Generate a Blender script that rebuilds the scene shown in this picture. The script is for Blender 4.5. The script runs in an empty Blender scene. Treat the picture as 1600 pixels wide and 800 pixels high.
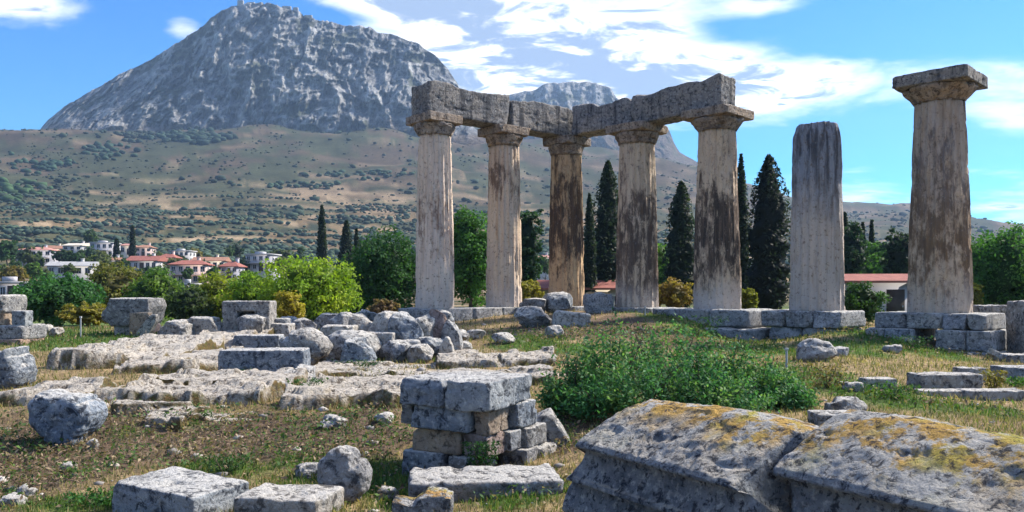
import bpy, math, random
import numpy as np
from mathutils import Vector

# ------------------------------------------------------------------ camera, sky, sun, exposure
SC = bpy.context.scene
COL = SC.collection
F, HZ, CAMZ = 1270.0, 454.0, 2.2           # focal length and horizon line in 1600x800 photo pixels, eye height in metres
cam = bpy.data.cameras.new('camera')
cam_o = bpy.data.objects.new('camera', cam); COL.objects.link(cam_o)
cam_o.location = (0, 0, CAMZ); cam_o.rotation_euler = (math.radians(90), 0, 0)
cam.sensor_width = 36.0; cam.lens = F / 1600 * 36.0
cam.shift_y = (HZ - 400) / 1600.0
cam.clip_start = 0.1; cam.clip_end = 20000
SC.camera = cam_o
SC.view_settings.view_transform = 'Standard'
SC.view_settings.look = 'None'
SC.view_settings.gamma = 1.0
SC.view_settings.use_curve_mapping = False
SC.view_settings.exposure = 2.65
SC.cycles.use_denoising = True
SC.cycles.max_bounces = 6
SC.cycles.diffuse_bounces = 3
SC.cycles.transparent_max_bounces = 6
SC.cycles.volume_bounces = 0

SUN_EL, SUN_AZ = math.radians(42), math.radians(66)   # azimuth clockwise from the view direction (+Y towards +X)
sd = bpy.data.lights.new('sun', 'SUN'); sd.energy = 1.75; sd.angle = math.radians(8.0); sd.color = (1.0, 0.93, 0.82)
so = bpy.data.objects.new('sun', sd); COL.objects.link(so)
to_sun = Vector((math.sin(SUN_AZ) * math.cos(SUN_EL), math.cos(SUN_AZ) * math.cos(SUN_EL), math.sin(SUN_EL)))
so.rotation_euler = (-to_sun).to_track_quat('-Z', 'Y').to_euler()
so.location = to_sun * 60


class NT:
    """small node-tree helper: every method returns an output socket"""
    def __init__(s, tree): s.t = tree; s.n = tree.nodes; s.l = tree.links
    def put(s, sock, v):
        if v is None: return
        if isinstance(v, bpy.types.NodeSocket): s.l.new(v, sock)
        else:
            if hasattr(sock, 'default_value'):
                dv = sock.default_value
                if hasattr(dv, '__len__') and not hasattr(v, '__len__'): v = [v] * len(dv)
                if hasattr(dv, '__len__') and len(dv) == 4 and len(v) == 3: v = (*v, 1)
                sock.default_value = v
    def node(s, typ, ins=None, **props):
        n = s.n.new(typ)
        for k, v in props.items(): setattr(n, k, v)
        for k, v in (ins or {}).items(): s.put(n.inputs[k], v)
        return n
    def math(s, op, a, b=None, c=None, clamp=False):
        n = s.node('ShaderNodeMath', {0: a, 1: b, 2: c}, operation=op); n.use_clamp = clamp
        return n.outputs[0]
    def vmath(s, op, a, b=None):
        return s.node('ShaderNodeVectorMath', {0: a, 1: b}, operation=op).outputs[0]
    def mapping(s, v, scale=(1, 1, 1), loc=(0, 0, 0)):
        return s.node('ShaderNodeMapping', {'Vector': v, 'Scale': scale, 'Location': loc}).outputs[0]
    def noise(s, v, scale=1, detail=6, rough=.6, dist=0, col=False):
        n = s.node('ShaderNodeTexNoise', {'Vector': v, 'Scale': scale, 'Detail': detail, 'Roughness': rough, 'Distortion': dist})
        return n.outputs[1 if col else 0]
    def voronoi(s, v, scale=1, feature='F1', rnd=1):
        return s.node('ShaderNodeTexVoronoi', {'Vector': v, 'Scale': scale, 'Randomness': rnd}, feature=feature).outputs[0]
    def ramp(s, f, stops, interp='LINEAR'):
        n = s.node('ShaderNodeValToRGB', {0: f}); r = n.color_ramp; r.interpolation = interp
        while len(r.elements) < len(stops): r.elements.new(.5)
        for e, (p, c) in zip(r.elements, stops):
            e.position = p
            if not hasattr(c, '__len__'): c = (c, c, c)
            e.color = (*c[:3], 1)
        return n.outputs[0]
    def mr(s, f, a, b, c=0., d=1.):
        return s.node('ShaderNodeMapRange', {0: f, 1: a, 2: b, 3: c, 4: d}, interpolation_type='SMOOTHSTEP').outputs[0]
    def mix(s, f, a, b, mode='MIX'):
        n = s.node('ShaderNodeMix', data_type='RGBA', blend_type=mode)
        s.put(n.inputs[0], f); s.put(n.inputs[6], a); s.put(n.inputs[7], b)
        return n.outputs[2]
    def sep(s, v): return s.node('ShaderNodeSeparateXYZ', {0: v}).outputs


world = bpy.data.worlds.new('World'); SC.world = world; world.use_nodes = True
world.node_tree.nodes.clear()
W = NT(world.node_tree)
sky = W.node('ShaderNodeTexSky', sky_type='NISHITA'); sky.sun_disc = False
sky.sun_elevation = SUN_EL; sky.sun_rotation = SUN_AZ
sky.altitude = 100; sky.air_density = 1.0; sky.dust_density = 0.15; sky.ozone_density = 2.2
hs = W.node('ShaderNodeHueSaturation', {'Hue': 0.508, 'Saturation': 1.4, 'Value': .35, 'Fac': 1.0, 'Color': sky.outputs[0]}).outputs[0]
hs = W.mix(1.0, hs, (.24, .80, 1.0), 'MULTIPLY')
dirv = W.node('ShaderNodeTexCoord').outputs['Generated']
dx, dy, dz = W.sep(dirv)
az = W.math('ARCTAN2', dx, dy)
el = W.math('ARCSINE', dz)
den = W.math('ADD', W.math('MAXIMUM', dz, 0.0), 0.11)
pl = W.node('ShaderNodeCombineXYZ', {0: W.math('DIVIDE', dx, den), 1: W.math('DIVIDE', dy, den), 2: 0.37}).outputs[0]
cn = W.noise(W.mapping(pl, (.55, .95, 1), (3.1, .7, 0)), 1.0, 10, .60, .35)
cn2 = W.noise(W.mapping(pl, (1.9, 2.2, 1), (7.7, 2.2, 0)), 1.0, 8, .62, .6)
def cloud_blob(px, py, rx, ry, amp):
    """a cloud bank seen at a compass bearing and height above the horizon"""
    a0 = math.atan2(px - 800, F); e0 = math.atan2(HZ - py, math.hypot(F, px - 800))
    ra, re = rx / F, ry / F
    q = W.math('ADD', W.math('POWER', W.math('DIVIDE', W.math('SUBTRACT', az, a0), ra), 2.0), W.math('POWER', W.math('DIVIDE', W.math('SUBTRACT', el, e0), re), 2.0))
    return W.math('MULTIPLY', W.math('EXPONENT', W.math('MULTIPLY', q, -1.0)), amp)
bias = None
for b in [(830, 55, 330, 95, .36), (1300, 130, 290, 46, .24), (620, 5, 150, 26, .24), (860, 128, 180, 22, .10), (30, 10, 115, 34, .34), (285, 40, 34, 24, .30),
          (1590, 175, 70, 45, .26), (1580, 330, 70, 26, .24), (1350, 312, 90, 14, .16), (1180, 12, 60, 14, .18), (1345, 262, 45, 10, .2),
          (1420, 40, 190, 44, -.34), (170, 130, 220, 85, -.40), (1250, 235, 260, 40, -.12), (300, 10, 110, 26, -.2), (500, 28, 45, 12, -.25), (1330, 235, 170, 24, -.22), (1130, 45, 60, 24, -.12)]:
    g = cloud_blob(*b)
    bias = g if bias is None else W.math('ADD', bias, g)
cn3 = W.noise(W.mapping(pl, (4.2, 6.0, 1), (1.7, 5.2, 0)), 1.0, 6, .6, .8)
dens = W.math('ADD', W.math('ADD', W.math('ADD', W.math('MULTIPLY', cn, .95), W.math('MULTIPLY', cn2, .50)), W.math('MULTIPLY', cn3, .16)), bias)
mask = W.mr(dens, .79, 1.08, 0, .96)  # low threshold also thickens the unseen overhead cloud, added for fill light
core = W.mr(W.math('ADD', dens, W.math('MULTIPLY', W.math('SUBTRACT', cn3, .5), .9)), 1.0, 1.16)
ccol = W.mix(core, (3.1, 3.05, 3.0), (.72, .92, 1.28))
skyc = W.mix(mask, hs, ccol)
bg = W.node('ShaderNodeBackground', {'Color': skyc, 'Strength': 0.1})
W.l.new(bg.outputs[0], W.node('ShaderNodeOutputWorld').inputs[0])

# ------------------------------------------------------------------ noise and mesh helpers
def _hash(ix, iy, iz, seed):
    h = (ix.astype(np.int64) * 374761393 + iy.astype(np.int64) * 668265263 + iz.astype(np.int64) * 2147483647 + seed * 974634777) & 0xffffffff
    h = ((h ^ (h >> 13)) * 1274126177) & 0xffffffff
    h = ((h ^ (h >> 16)) * 2246822519) & 0xffffffff
    return ((h ^ (h >> 15)) & 0xffff) / 65535.0
def vnoise(p, seed=0):
    p = np.asarray(p, float); i = np.floor(p); f = p - i; f = f * f * f * (f * (f * 6 - 15) + 10)
    x, y, z = i[..., 0].astype(int), i[..., 1].astype(int), i[..., 2].astype(int)
    r = 0
    for a in (0, 1):
        for b in (0, 1):
            for c in (0, 1):
                w = (f[..., 0] if a else 1 - f[..., 0]) * (f[..., 1] if b else 1 - f[..., 1]) * (f[..., 2] if c else 1 - f[..., 2])
                r = r + w * _hash(x + a, y + b, z + c, seed)
    return r * 2 - 1
def fbm(p, octv=4, seed=0, gain=.5):
    p = np.asarray(p, float); a, s, n = 1., 0., 0.
    for o in range(octv):
        s = s + a * vnoise(p * (2.03 ** o) + o * 17.3, seed + o); n += a; a *= gain
    return s / n
def ridged(p, octv=4, seed=0, gain=.55):
    p = np.asarray(p, float); a, s, n = 1., 0., 0.
    for o in range(octv):
        s = s + a * (1 - np.abs(vnoise(p * (2.07 ** o) + o * 9.1, seed + o)) * 2); n += a; a *= gain
    return s / n
def sstep(x, a, b):
    t = np.clip((x - a) / (b - a), 0, 1); return t * t * (3 - 2 * t)
def xyz(x, y, z=0): return np.stack(np.broadcast_arrays(np.asarray(x, float), np.asarray(y, float), np.asarray(z, float)), -1)

def mesh_np(name, verts, faces, cols=None, smooth=True, face_cols=False):
    """verts (n,3), faces (m,k) constant k, optional colours per vertex"""
    me = bpy.data.meshes.new(name)
    verts = np.asarray(verts, np.float32); faces = np.asarray(faces, np.int32)
    m, k = faces.shape
    me.vertices.add(len(verts)); me.vertices.foreach_set('co', verts.ravel())
    me.loops.add(m * k); me.loops.foreach_set('vertex_index', faces.ravel())
    me.polygons.add(m); me.polygons.foreach_set('loop_start', np.arange(0, m * k, k, dtype=np.int32))
    me.polygons.foreach_set('loop_total', np.full(m, k, np.int32))
    if smooth: me.polygons.foreach_set('use_smooth', np.ones(m, bool))
    if cols is not None:
        at = me.color_attributes.new('Col', 'FLOAT_COLOR', 'POINT')
        c4 = np.ones((len(verts), 4), np.float32); c4[:, :3] = cols
        at.data.foreach_set('color', c4.ravel())
    me.update(calc_edges=True); me.validate()
    return me
def link(name, me, mat=None, parent=None, loc=(0, 0, 0), rz=0.0):
    o = bpy.data.objects.new(name, me); COL.objects.link(o)
    if mat is not None and me is not None and not me.materials: me.materials.append(mat)
    o.location = loc; o.rotation_euler = (0, 0, rz)
    if parent: o.parent = parent
    return o
def tag(o, label, cat, group=None, kind=None):
    o['label'] = label; o['category'] = cat
    if group: o['group'] = group
    o['kind'] = kind or 'thing'
    return o
def struct(o, kind='structure'): o['kind'] = kind; return o
def empty(name, loc, rz=0.0):
    o = bpy.data.objects.new(name, None); COL.objects.link(o); o.location = loc; o.rotation_euler = (0, 0, rz); o.empty_display_size = .2
    return o
BOXF = np.array([[0, 1, 3, 2], [4, 6, 7, 5], [0, 4, 5, 1], [2, 3, 7, 6], [0, 2, 6, 4], [1, 5, 7, 3]])
def box_v(x0, x1, y0, y1, z0, z1):
    return np.array([[x, y, z] for x in (x0, x1) for y in (y0, y1) for z in (z0, z1)], float)
def boxes_me(name, bl):
    v = np.concatenate([box_v(*b) for b in bl]); f = np.concatenate([BOXF + 8 * i for i in range(len(bl))])
    return mesh_np(name, v, f, smooth=False)
def tube(points, radii, k=8):
    P = np.array(points, float); n = len(P); v = []; fc = []
    for i in range(n):
        t = P[min(i + 1, n - 1)] - P[max(i - 1, 0)]; t /= np.linalg.norm(t) + 1e-9
        a = np.cross(t, [0.31, .95, .05]); a /= np.linalg.norm(a) + 1e-9; b = np.cross(t, a)
        for j in range(k):
            th = 2 * math.pi * j / k; v.append(P[i] + radii[i] * (math.cos(th) * a + math.sin(th) * b))
    for i in range(n - 1):
        for j in range(k):
            fc.append([i * k + j, i * k + (j + 1) % k, (i + 1) * k + (j + 1) % k, (i + 1) * k + j])
    return np.array(v), np.array(fc)
def merge(parts):
    vs, fs, o = [], [], 0
    for v, f in parts: vs.append(v); fs.append(f + o); o += len(v)
    return np.concatenate(vs), np.concatenate(fs)
RNG = np.random.default_rng(11)

# ------------------------------------------------------------------ materials
MATS = {}
def new_mat(name):
    m = bpy.data.materials.new(name); m.use_nodes = True; m.node_tree.nodes.clear(); MATS[name] = m
    return m, NT(m.node_tree)
def finish(t, col, rough=.9, bump=None, bstr=.5, bdist=.03, spec=.25, extra=None):
    ins = {'Base Color': col, 'Roughness': rough, 'Specular IOR Level': spec}
    if bump is not None:
        ins['Normal'] = t.node('ShaderNodeBump', {'Strength': bstr, 'Distance': bdist, 'Height': bump}).outputs[0]
    b = t.node('ShaderNodeBsdfPrincipled', ins)
    t.l.new(b.outputs[0], t.node('ShaderNodeOutputMaterial').inputs[0])
    return b
def obj_coord(t):
    tc = t.node('ShaderNodeTexCoord').outputs['Object']
    r = t.node('ShaderNodeObjectInfo').outputs['Random']
    off = t.node('ShaderNodeCombineXYZ', {0: t.math('MULTIPLY', r, 41.), 1: t.math('MULTIPLY', r, 23.), 2: t.math('MULTIPLY', r, 67.)}).outputs[0]
    return t.vmath('ADD', tc, off), tc, r
def stone_mat(name, c1, c2, dark, top, topamt=.8, lichen=None, lz=None, scale=1., white=.35, streak=0., ochre=None, side=None):
    m, t = new_mat(name)
    v, raw, r = obj_coord(t)
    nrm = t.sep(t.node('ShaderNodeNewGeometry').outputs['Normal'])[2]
    n1 = t.noise(v, 1.7 * scale, 8, .62)
    col = t.mix(t.mr(n1, .38, .64), c1, c2)
    tint = t.ramp(r, [(0, (.80, .80, .83)), (.25, (1.04, .98, .90)), (.45, (.90, .93, .98)), (.62, (1.12, 1.05, .95)), (.8, (.78, .76, .74)), (1., (1.02, .95, .86))])
    col = t.mix(1.0, col, tint, 'MULTIPLY')
    if ochre:
        col = t.mix(t.mr(t.noise(t.mapping(v, (1, 1, 1), (5, 9, 2)), 1.1 * scale, 6, .65), .56, .72, 0, .8), col, ochre)
    n3 = t.noise(t.mapping(v, (1, 1, 1), (11, 3, 7)), 11 * scale, 9, .74)
    col = t.mix(t.mr(n3, .50, .66, 0, white * 1.5), col, (.70, .70, .68))
    if streak:
        ns = t.noise(t.mapping(v, (3.2, 3.2, .35)), 1.3, 7, .65)
        col = t.mix(t.mr(ns, .47, .66, 0, streak), col, dark)
    if side:      # moss and iron stain on the steep edges
        sm = t.math('MULTIPLY', t.mr(nrm, .88, .6), t.mr(t.noise(v, .9, 6, .65), .40, .52))
        col = t.mix(sm, col, t.mix(t.mr(n3, .4, .6), side, (.10, .10, .035)))
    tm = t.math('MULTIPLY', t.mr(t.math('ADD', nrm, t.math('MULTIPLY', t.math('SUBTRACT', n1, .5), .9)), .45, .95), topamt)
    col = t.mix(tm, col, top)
    if lichen:
        nl = t.noise(t.mapping(v, (1, 1, 1), (2, 8, 5)), 2.3 * scale, 9, .72)
        lm = t.math('MULTIPLY', t.mr(nl, .44, .53), t.mr(nrm, .45, .85))
        if lz: lm = t.math('MULTIPLY', lm, t.mr(t.math('ADD', t.sep(raw)[2], t.math('MULTIPLY', t.math('SUBTRACT', n1, .5), .5)), lz[0], lz[1], .15, 1.))
        lc = t.mix(t.mr(t.noise(v, 1.6, 5, .6), .45, .6), lichen[0], lichen[1])
        col = t.mix(t.math('MULTIPLY', lm, .9), col, lc)
    n2 = t.noise(v, 9 * scale, 10, .74, .4)
    col = t.mix(t.mr(n2, .495, .61, 0, .9), col, dark)
    n5 = t.noise(t.mapping(v, (1, 1, 1), (4, 6, 8)), 2.6 * scale, 9, .72, .5)
    col = t.mix(t.mr(n5, .53, .66, 0, .5), col, dark)
    vo = t.voronoi(v, 26 * scale)
    col = t.mix(t.mr(vo, .18, .05, 0, .5), col, dark)
    nb = t.noise(v, 16 * scale, 8, .7)
    h = t.math('ADD', t.math('MULTIPLY', n2, -1.2), t.math('ADD', nb, t.math('MULTIPLY', vo, .25)))
    finish(t, col, .93, h, 1., .06, .12)
    return m
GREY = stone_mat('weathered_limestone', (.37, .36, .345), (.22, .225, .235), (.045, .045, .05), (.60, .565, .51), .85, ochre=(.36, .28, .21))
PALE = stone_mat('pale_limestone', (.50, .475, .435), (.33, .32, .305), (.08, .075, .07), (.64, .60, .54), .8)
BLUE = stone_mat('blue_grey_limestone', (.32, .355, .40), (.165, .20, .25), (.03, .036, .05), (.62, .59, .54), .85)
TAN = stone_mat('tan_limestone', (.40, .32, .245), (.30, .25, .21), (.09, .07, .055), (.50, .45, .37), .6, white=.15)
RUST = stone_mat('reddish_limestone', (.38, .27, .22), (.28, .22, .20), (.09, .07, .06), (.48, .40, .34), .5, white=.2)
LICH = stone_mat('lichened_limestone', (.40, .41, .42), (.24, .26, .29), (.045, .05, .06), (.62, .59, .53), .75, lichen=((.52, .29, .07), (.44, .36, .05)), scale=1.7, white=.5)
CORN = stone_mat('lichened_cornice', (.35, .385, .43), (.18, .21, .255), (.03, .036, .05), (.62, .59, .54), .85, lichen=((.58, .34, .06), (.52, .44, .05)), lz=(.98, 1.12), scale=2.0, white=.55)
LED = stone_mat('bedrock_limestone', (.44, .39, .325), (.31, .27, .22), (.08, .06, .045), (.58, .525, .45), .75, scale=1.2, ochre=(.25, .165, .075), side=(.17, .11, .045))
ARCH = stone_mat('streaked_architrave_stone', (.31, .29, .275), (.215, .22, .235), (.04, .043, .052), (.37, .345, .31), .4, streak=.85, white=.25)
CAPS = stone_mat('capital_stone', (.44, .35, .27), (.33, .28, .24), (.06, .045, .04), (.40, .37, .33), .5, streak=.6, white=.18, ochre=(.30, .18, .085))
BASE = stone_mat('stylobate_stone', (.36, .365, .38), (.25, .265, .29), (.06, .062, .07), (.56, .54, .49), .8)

def column_mat(name, beige, pink, stain, ochre, s_lo, s_z, s_w, grey_top=0., grey_low=.5, off=0.):
    m, t = new_mat(name)
    raw = t.node('ShaderNodeTexCoord').outputs['Object']
    v = t.vmath('ADD', raw, (off, off * 1.7, off * .6))
    x, y, z = t.sep(raw)
    n1 = t.noise(t.mapping(v, (1, 1, .6)), 1.1, 8, .62)
    col = t.mix(t.mr(n1, .36, .62), beige, pink)
    st = t.noise(t.mapping(v, (4.5, 4.5, .38)), 1.2, 8, .66)
    col = t.mix(t.mr(st, .52, .70, 0, .6), col, ochre)
    fs_ = t.noise(t.mapping(v, (13, 13, .45), (2, 2, 2)), 1.0, 6, .65)
    col = t.mix(t.mr(fs_, .52, .66, 0, .35), col, tuple(k * .6 for k in ochre))
    # black weathering crust in its own height band
    band = t.math('EXPONENT', t.math('MULTIPLY', t.math('POWER', t.math('DIVIDE', t.math('SUBTRACT', z, s_z), s_w), 2.), -1.))
    bl = t.noise(t.mapping(v, (1.9, 1.9, .75), (3, 4, 1)), 1.5, 11, .73, .25)
    bm = t.mr(t.math('ADD', t.math('ADD', bl, t.math('MULTIPLY', t.math('SUBTRACT', st, .5), .35)), t.math('MULTIPLY', band, .22)), s_lo - .02, s_lo + .14, 0, .95)
    col = t.mix(bm, col, t.mix(t.mr(fs_, .42, .62), stain, tuple(a * .5 + b * .35 for a, b in zip(stain, ochre))))
    if grey_top:
        gm = t.math('MULTIPLY', t.mr(t.math('ADD', z, t.math('MULTIPLY', t.noise(v, .9, 6, .65), 3.)), 3.6, 6.2), grey_top)
        col = t.mix(gm, col, t.mix(t.mr(t.noise(t.mapping(v, (3, 3, .5)), 1.5, 7, .65), .42, .6), (.25, .265, .30), (.06, .068, .085)))
    low = t.mr(t.math('ADD', z, t.math('MULTIPLY', t.noise(v, .8, 4, .6), 1.8)), 2.1, 1.2, 0, grey_low)
    col = t.mix(low, col, (.50, .44, .40))
    n2 = t.noise(v, 8, 9, .72)
    col = t.mix(t.mr(n2, .53, .67, 0, .8), col, (.13, .095, .075))
    col = t.mix(t.mr(t.noise(v, 14, 6, .7), .58, .72, 0, .35), col, (.62, .58, .53))
    nb = t.noise(v, 11, 9, .7)
    finish(t, col, .92, t.math('ADD', t.math('MULTIPLY', n2, -1.), nb), .7, .05, .12)
    return m

def plain_mat(name, col, rough=.7, var=.25, scale=2., spec=.3):
    m, t = new_mat(name)
    v, raw, r = obj_coord(t)
    n = t.noise(v, scale, 6, .6)
    c = t.mix(t.mr(n, .35, .7, 0, 1), tuple(k * (1 - var) for k in col), tuple(min(1, k * (1 + var * .5)) for k in col))
    finish(t, c, rough, n, .15, .01, spec)
    return m
PLASTER = plain_mat('white_plaster', (.46, .445, .435), .85, .14, .6)
CREAM = plain_mat('cream_plaster', (.62, .54, .43), .85, .14, .6)
LILAC = plain_mat('grey_plaster', (.40, .385, .41), .85, .12, .6)
PINK = plain_mat('pinkish_plaster', (.58, .43, .38), .85, .14, .6)
FRAMEM = plain_mat('window_frame_paint', (.55, .54, .52), .6, .1)
DARKW = plain_mat('dark_wood', (.07, .05, .04), .7, .2)
METAL = plain_mat('grey_metal', (.35, .36, .37), .5, .1)
CONC = plain_mat('grey_concrete', (.36, .35, .34), .9, .2, 1.2)
m, t = new_mat('window_glass'); finish(t, (.02, .025, .035), .12, spec=.5); GLASS = m
def roof_mat(name, c):
    m, t = new_mat(name)
    v, raw, r = obj_coord(t)
    n = t.noise(v, 1.8, 7, .65); n2 = t.noise(v, 12, 4, .6)
    col = t.mix(t.mr(n, .35, .68), tuple(k * .72 for k in c), c)
    col = t.mix(t.mr(n2, .5, .7, 0, .5), col, tuple(min(1, k * 1.35) for k in c))
    finish(t, col, .85, n2, .4, .03, .2)
    return m
TILE_RED = roof_mat('red_roof_tile', (.33, .125, .095))
TILE_TERRA = roof_mat('terracotta_roof_tile', (.36, .19, .125))
TILE_PINK = roof_mat('faded_pink_roof_tile', (.50, .25, .20))
def attr_mat(name, trans=.0, rough=.85, noise=None, bump=None, spec=.15):
    """colour from the mesh's own Col attribute (a colour of each leaf, blade or patch)"""
    m, t = new_mat(name)
    c = t.node('ShaderNodeVertexColor', layer_name='Col').outputs[0]
    b = t.node('ShaderNodeBsdfPrincipled', {'Base Color': c, 'Roughness': rough, 'Specular IOR Level': spec})
    out = b.outputs[0]
    if trans:
        tr = t.node('ShaderNodeBsdfTranslucent', {'Color': t.mix(1.0, c, (1.0, 1.15, .55), 'MULTIPLY')})
        out = t.node('ShaderNodeMixShader', {0: trans, 1: b.outputs[0], 2: tr.outputs[0]}).outputs[0]
    t.l.new(out, t.node('ShaderNodeOutputMaterial').inputs[0])
    return m
LEAF = attr_mat('leaf', .45, .6, spec=.2)
BLADE = attr_mat('grass_blade', .35, .7)
SCRUB = attr_mat('far_foliage', .0, .9)
BARK = plain_mat('bark', (.11, .085, .065), .95, .4, 9., .1)
# ground: vertex colours carry the kind of soil, noise adds the grain
m, t = new_mat('ground_soil')
c = t.node('ShaderNodeVertexColor', layer_name='Col').outputs[0]
tc = t.node('ShaderNodeTexCoord').outputs['Object']
n1 = t.noise(tc, 5., 10, .72); n2 = t.noise(tc, .35, 8, .7); n3 = t.noise(tc, 22, 6, .7); n4 = t.noise(tc, .02, 10, .68)
g = t.math('MULTIPLY', t.mr(n1, .30, .70, .50, 1.45), t.mr(n2, .3, .7, .72, 1.25))
g = t.math('MULTIPLY', g, t.mr(n4, .35, .65, .75, 1.2))
g = t.math('MULTIPLY', g, t.mr(n3, .35, .65, .75, 1.2))
col = t.mix(1.0, c, t.node('ShaderNodeCombineXYZ', {0: g, 1: g, 2: g}).outputs[0], 'MULTIPLY')
finish(t, col, .97, t.math('ADD', n1, t.math('MULTIPLY', n3, .6)), .8, .07, .08); GROUND = m
# mountain limestone
m, t = new_mat('mountain_limestone')
c = t.node('ShaderNodeVertexColor', layer_name='Col').outputs[0]
tc = t.node('ShaderNodeTexCoord').outputs['Object']
n1 = t.noise(t.mapping(tc, (1, 1, .38)), .06, 10, .72, .3); n2 = t.noise(t.mapping(tc, (1, 1, .22)), .2, 8, .7)
g = t.math('MULTIPLY', t.mr(n1, .34, .64, .55, 1.3), t.mr(n2, .34, .66, .6, 1.3))
col = t.mix(1.0, c, t.node('ShaderNodeCombineXYZ', {0: g, 1: g, 2: g}).outputs[0], 'MULTIPLY')
finish(t, col, .95, t.math('ADD', n1, t.math('MULTIPLY', n2, .5)), 1., 16., .05); MOUNT = m
# ------------------------------------------------------------------ terrain
import bmesh
def W2(px, py, d): return ((px - 800) * d / F, d, CAMZ + (HZ - py) * d / F)
_ctl = [W2(*c) for c in [
 (-300, 800, 7.8), (0, 800, 7.8), (200, 800, 7.6), (400, 800, 7.6), (600, 800, 7.6), (820, 800, 7.3),
 (0, 745, 9.1), (200, 740, 9.2), (400, 742, 9.2), (600, 750, 9.1), (800, 752, 9.1),
 (0, 700, 10.5), (110, 700, 10.5), (300, 697, 10.6), (500, 697, 10.6), (650, 702, 10.5), (830, 705, 10.3),
 (-300, 655, 11.6), (0, 657, 11.6), (200, 655, 11.6), (400, 649, 11.9), (640, 646, 12.1), (820, 665, 11.4),
 (-300, 622, 13.8), (0, 622, 13.8), (300, 620, 14), (600, 615, 14.3), (850, 618, 13.8),
 (0, 585, 16.8), (300, 580, 17.3), (600, 578, 17.5), (850, 575, 17.5),
 (-300, 556, 20.5), (0, 555, 20.5), (300, 552, 21), (600, 552, 21.3), (850, 545, 21.5),
 (0, 532, 25), (200, 529, 25.5), (400, 529, 25.5), (600, 530, 25.2), (780, 524, 25.3),
 (-300, 518, 30), (100, 516, 30), (300, 515, 30), (500, 513, 30), (690, 508, 29.5),
 (-300, 513, 38), (0, 512, 38), (400, 508, 38), (700, 496, 36),
 (900, 502, 29.5), (960, 493, 30.2), (1040, 494, 29.2), (900, 522, 24.8), (1000, 520, 24), (1000, 545, 20), (950, 572, 17),
 (870, 486, 34), (790, 488, 33), (700, 504, 30),
 (1000, 485, 33.5), (1140, 541, 26.7), (1200, 541, 25.6), (1085, 520, 26.6),
 (1277, 522, 25.4), (1250, 531, 23.4), (1200, 549, 21.0), (1330, 527, 23.8), (1400, 538, 22.8),
 (1460, 553, 22.3), (1540, 566, 21.2), (1600, 571, 20.8), (1900, 575, 21),
 (1100, 575, 16.3), (1250, 572, 16.4), (1250, 603, 13.8), (1400, 592, 15.3), (1550, 602, 15.2), (1900, 600, 16),
 (1300, 655, 11.0), (1450, 662, 10.5), (1600, 667, 10.3), (1900, 670, 10.5), (1150, 640, 11.6), (950, 662, 11), (880, 702, 10),
 (1450, 705, 8.4), (1600, 722, 7.9), (1200, 730, 8.0)]]
_ctl += [(0, 0, .5), (-5, 0, .4), (5, 0, .6), (-5, 4.5, .15), (-1, 4.5, .25), (1.5, 4.2, .45), (3, 4, .5), (6, 5, .6), (-12, 6, .2), (12, 6, .6), (0, -10, .5), (-14, -8, .4), (14, -8, .6),
         (7.5, 36, 1.25), (14, 34, 1.0), (0, 46, .9), (10, 46, .7), (25, 42, .5), (22, 30, .5), (-24, 46, .2), (-12, 48, .2), (-30, 20, .5), (-24, 30, .5)]
_ctl = np.array(_ctl)
def _tk(r2): return np.where(r2 > 1e-9, r2 * np.log(r2 + 1e-12), 0) * .5
_n = len(_ctl)
_A = np.zeros((_n + 3, _n + 3))
_dx = _ctl[:, None, :2] - _ctl[None, :, :2]
_A[:_n, :_n] = _tk((_dx ** 2).sum(-1)) + np.eye(_n) * .6
_A[:_n, _n] = 1; _A[:_n, _n + 1:] = _ctl[:, :2]; _A[_n, :_n] = 1; _A[_n + 1:, :_n] = _ctl[:, :2].T
_w = np.linalg.solve(_A, np.concatenate([_ctl[:, 2], np.zeros(3)]))
def h_near(x, y):
    x = np.asarray(x, float); y = np.asarray(y, float); z = _w[_n] + _w[_n + 1] * x + _w[_n + 2] * y
    for i in range(_n): z = z + _w[i] * _tk((x - _ctl[i, 0]) ** 2 + (y - _ctl[i, 1]) ** 2)
    return np.clip(z, -.6, 2.0)
_PX = np.array([-1400, -500, 0, 150, 300, 600, 850, 1000, 1100, 1180, 1240, 1330, 1410, 1500, 1600, 1850, 3000.])
_TA = np.arctan2(_PX - 800, F)
_TD = np.log([60, 120, 250, 450, 800, 1150, 1500, 2200, 3200.])
_TP = np.array([
 [512, 512, 511, 511, 510, 503, 495, 490, 490, 490, 490, 492, 495, 500, 502, 505, 508],
 [492, 490, 480, 478, 476, 472, 468, 466, 464, 464, 464, 465, 467, 470, 472, 476, 480],
 [460, 452, 434, 434, 435, 437, 441, 442, 444, 445, 446, 447, 448, 450, 452, 456, 462],
 [420, 396, 383, 384, 386, 389, 396, 400, 404, 408, 411, 413, 415, 418, 421, 426, 440],
 [350, 305, 300, 300, 298, 302, 318, 326, 334, 350, 360, 368, 370, 376, 384, 396, 420],
 [290, 222, 216, 212, 204, 208, 234, 250, 268, 306, 326, 338, 341, 353, 366, 384, 410],
 [270, 208, 204, 206, 196, 200, 222, 244, 262, 292, 309, 320, 318, 340, 355, 376, 404],
 [290, 235, 230, 230, 225, 225, 240, 262, 282, 312, 330, 338, 338, 358, 372, 388, 412],
 [330, 300, 300, 300, 300, 300, 310, 320, 330, 350, 362, 368, 368, 384, 392, 402, 420.]])
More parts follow.
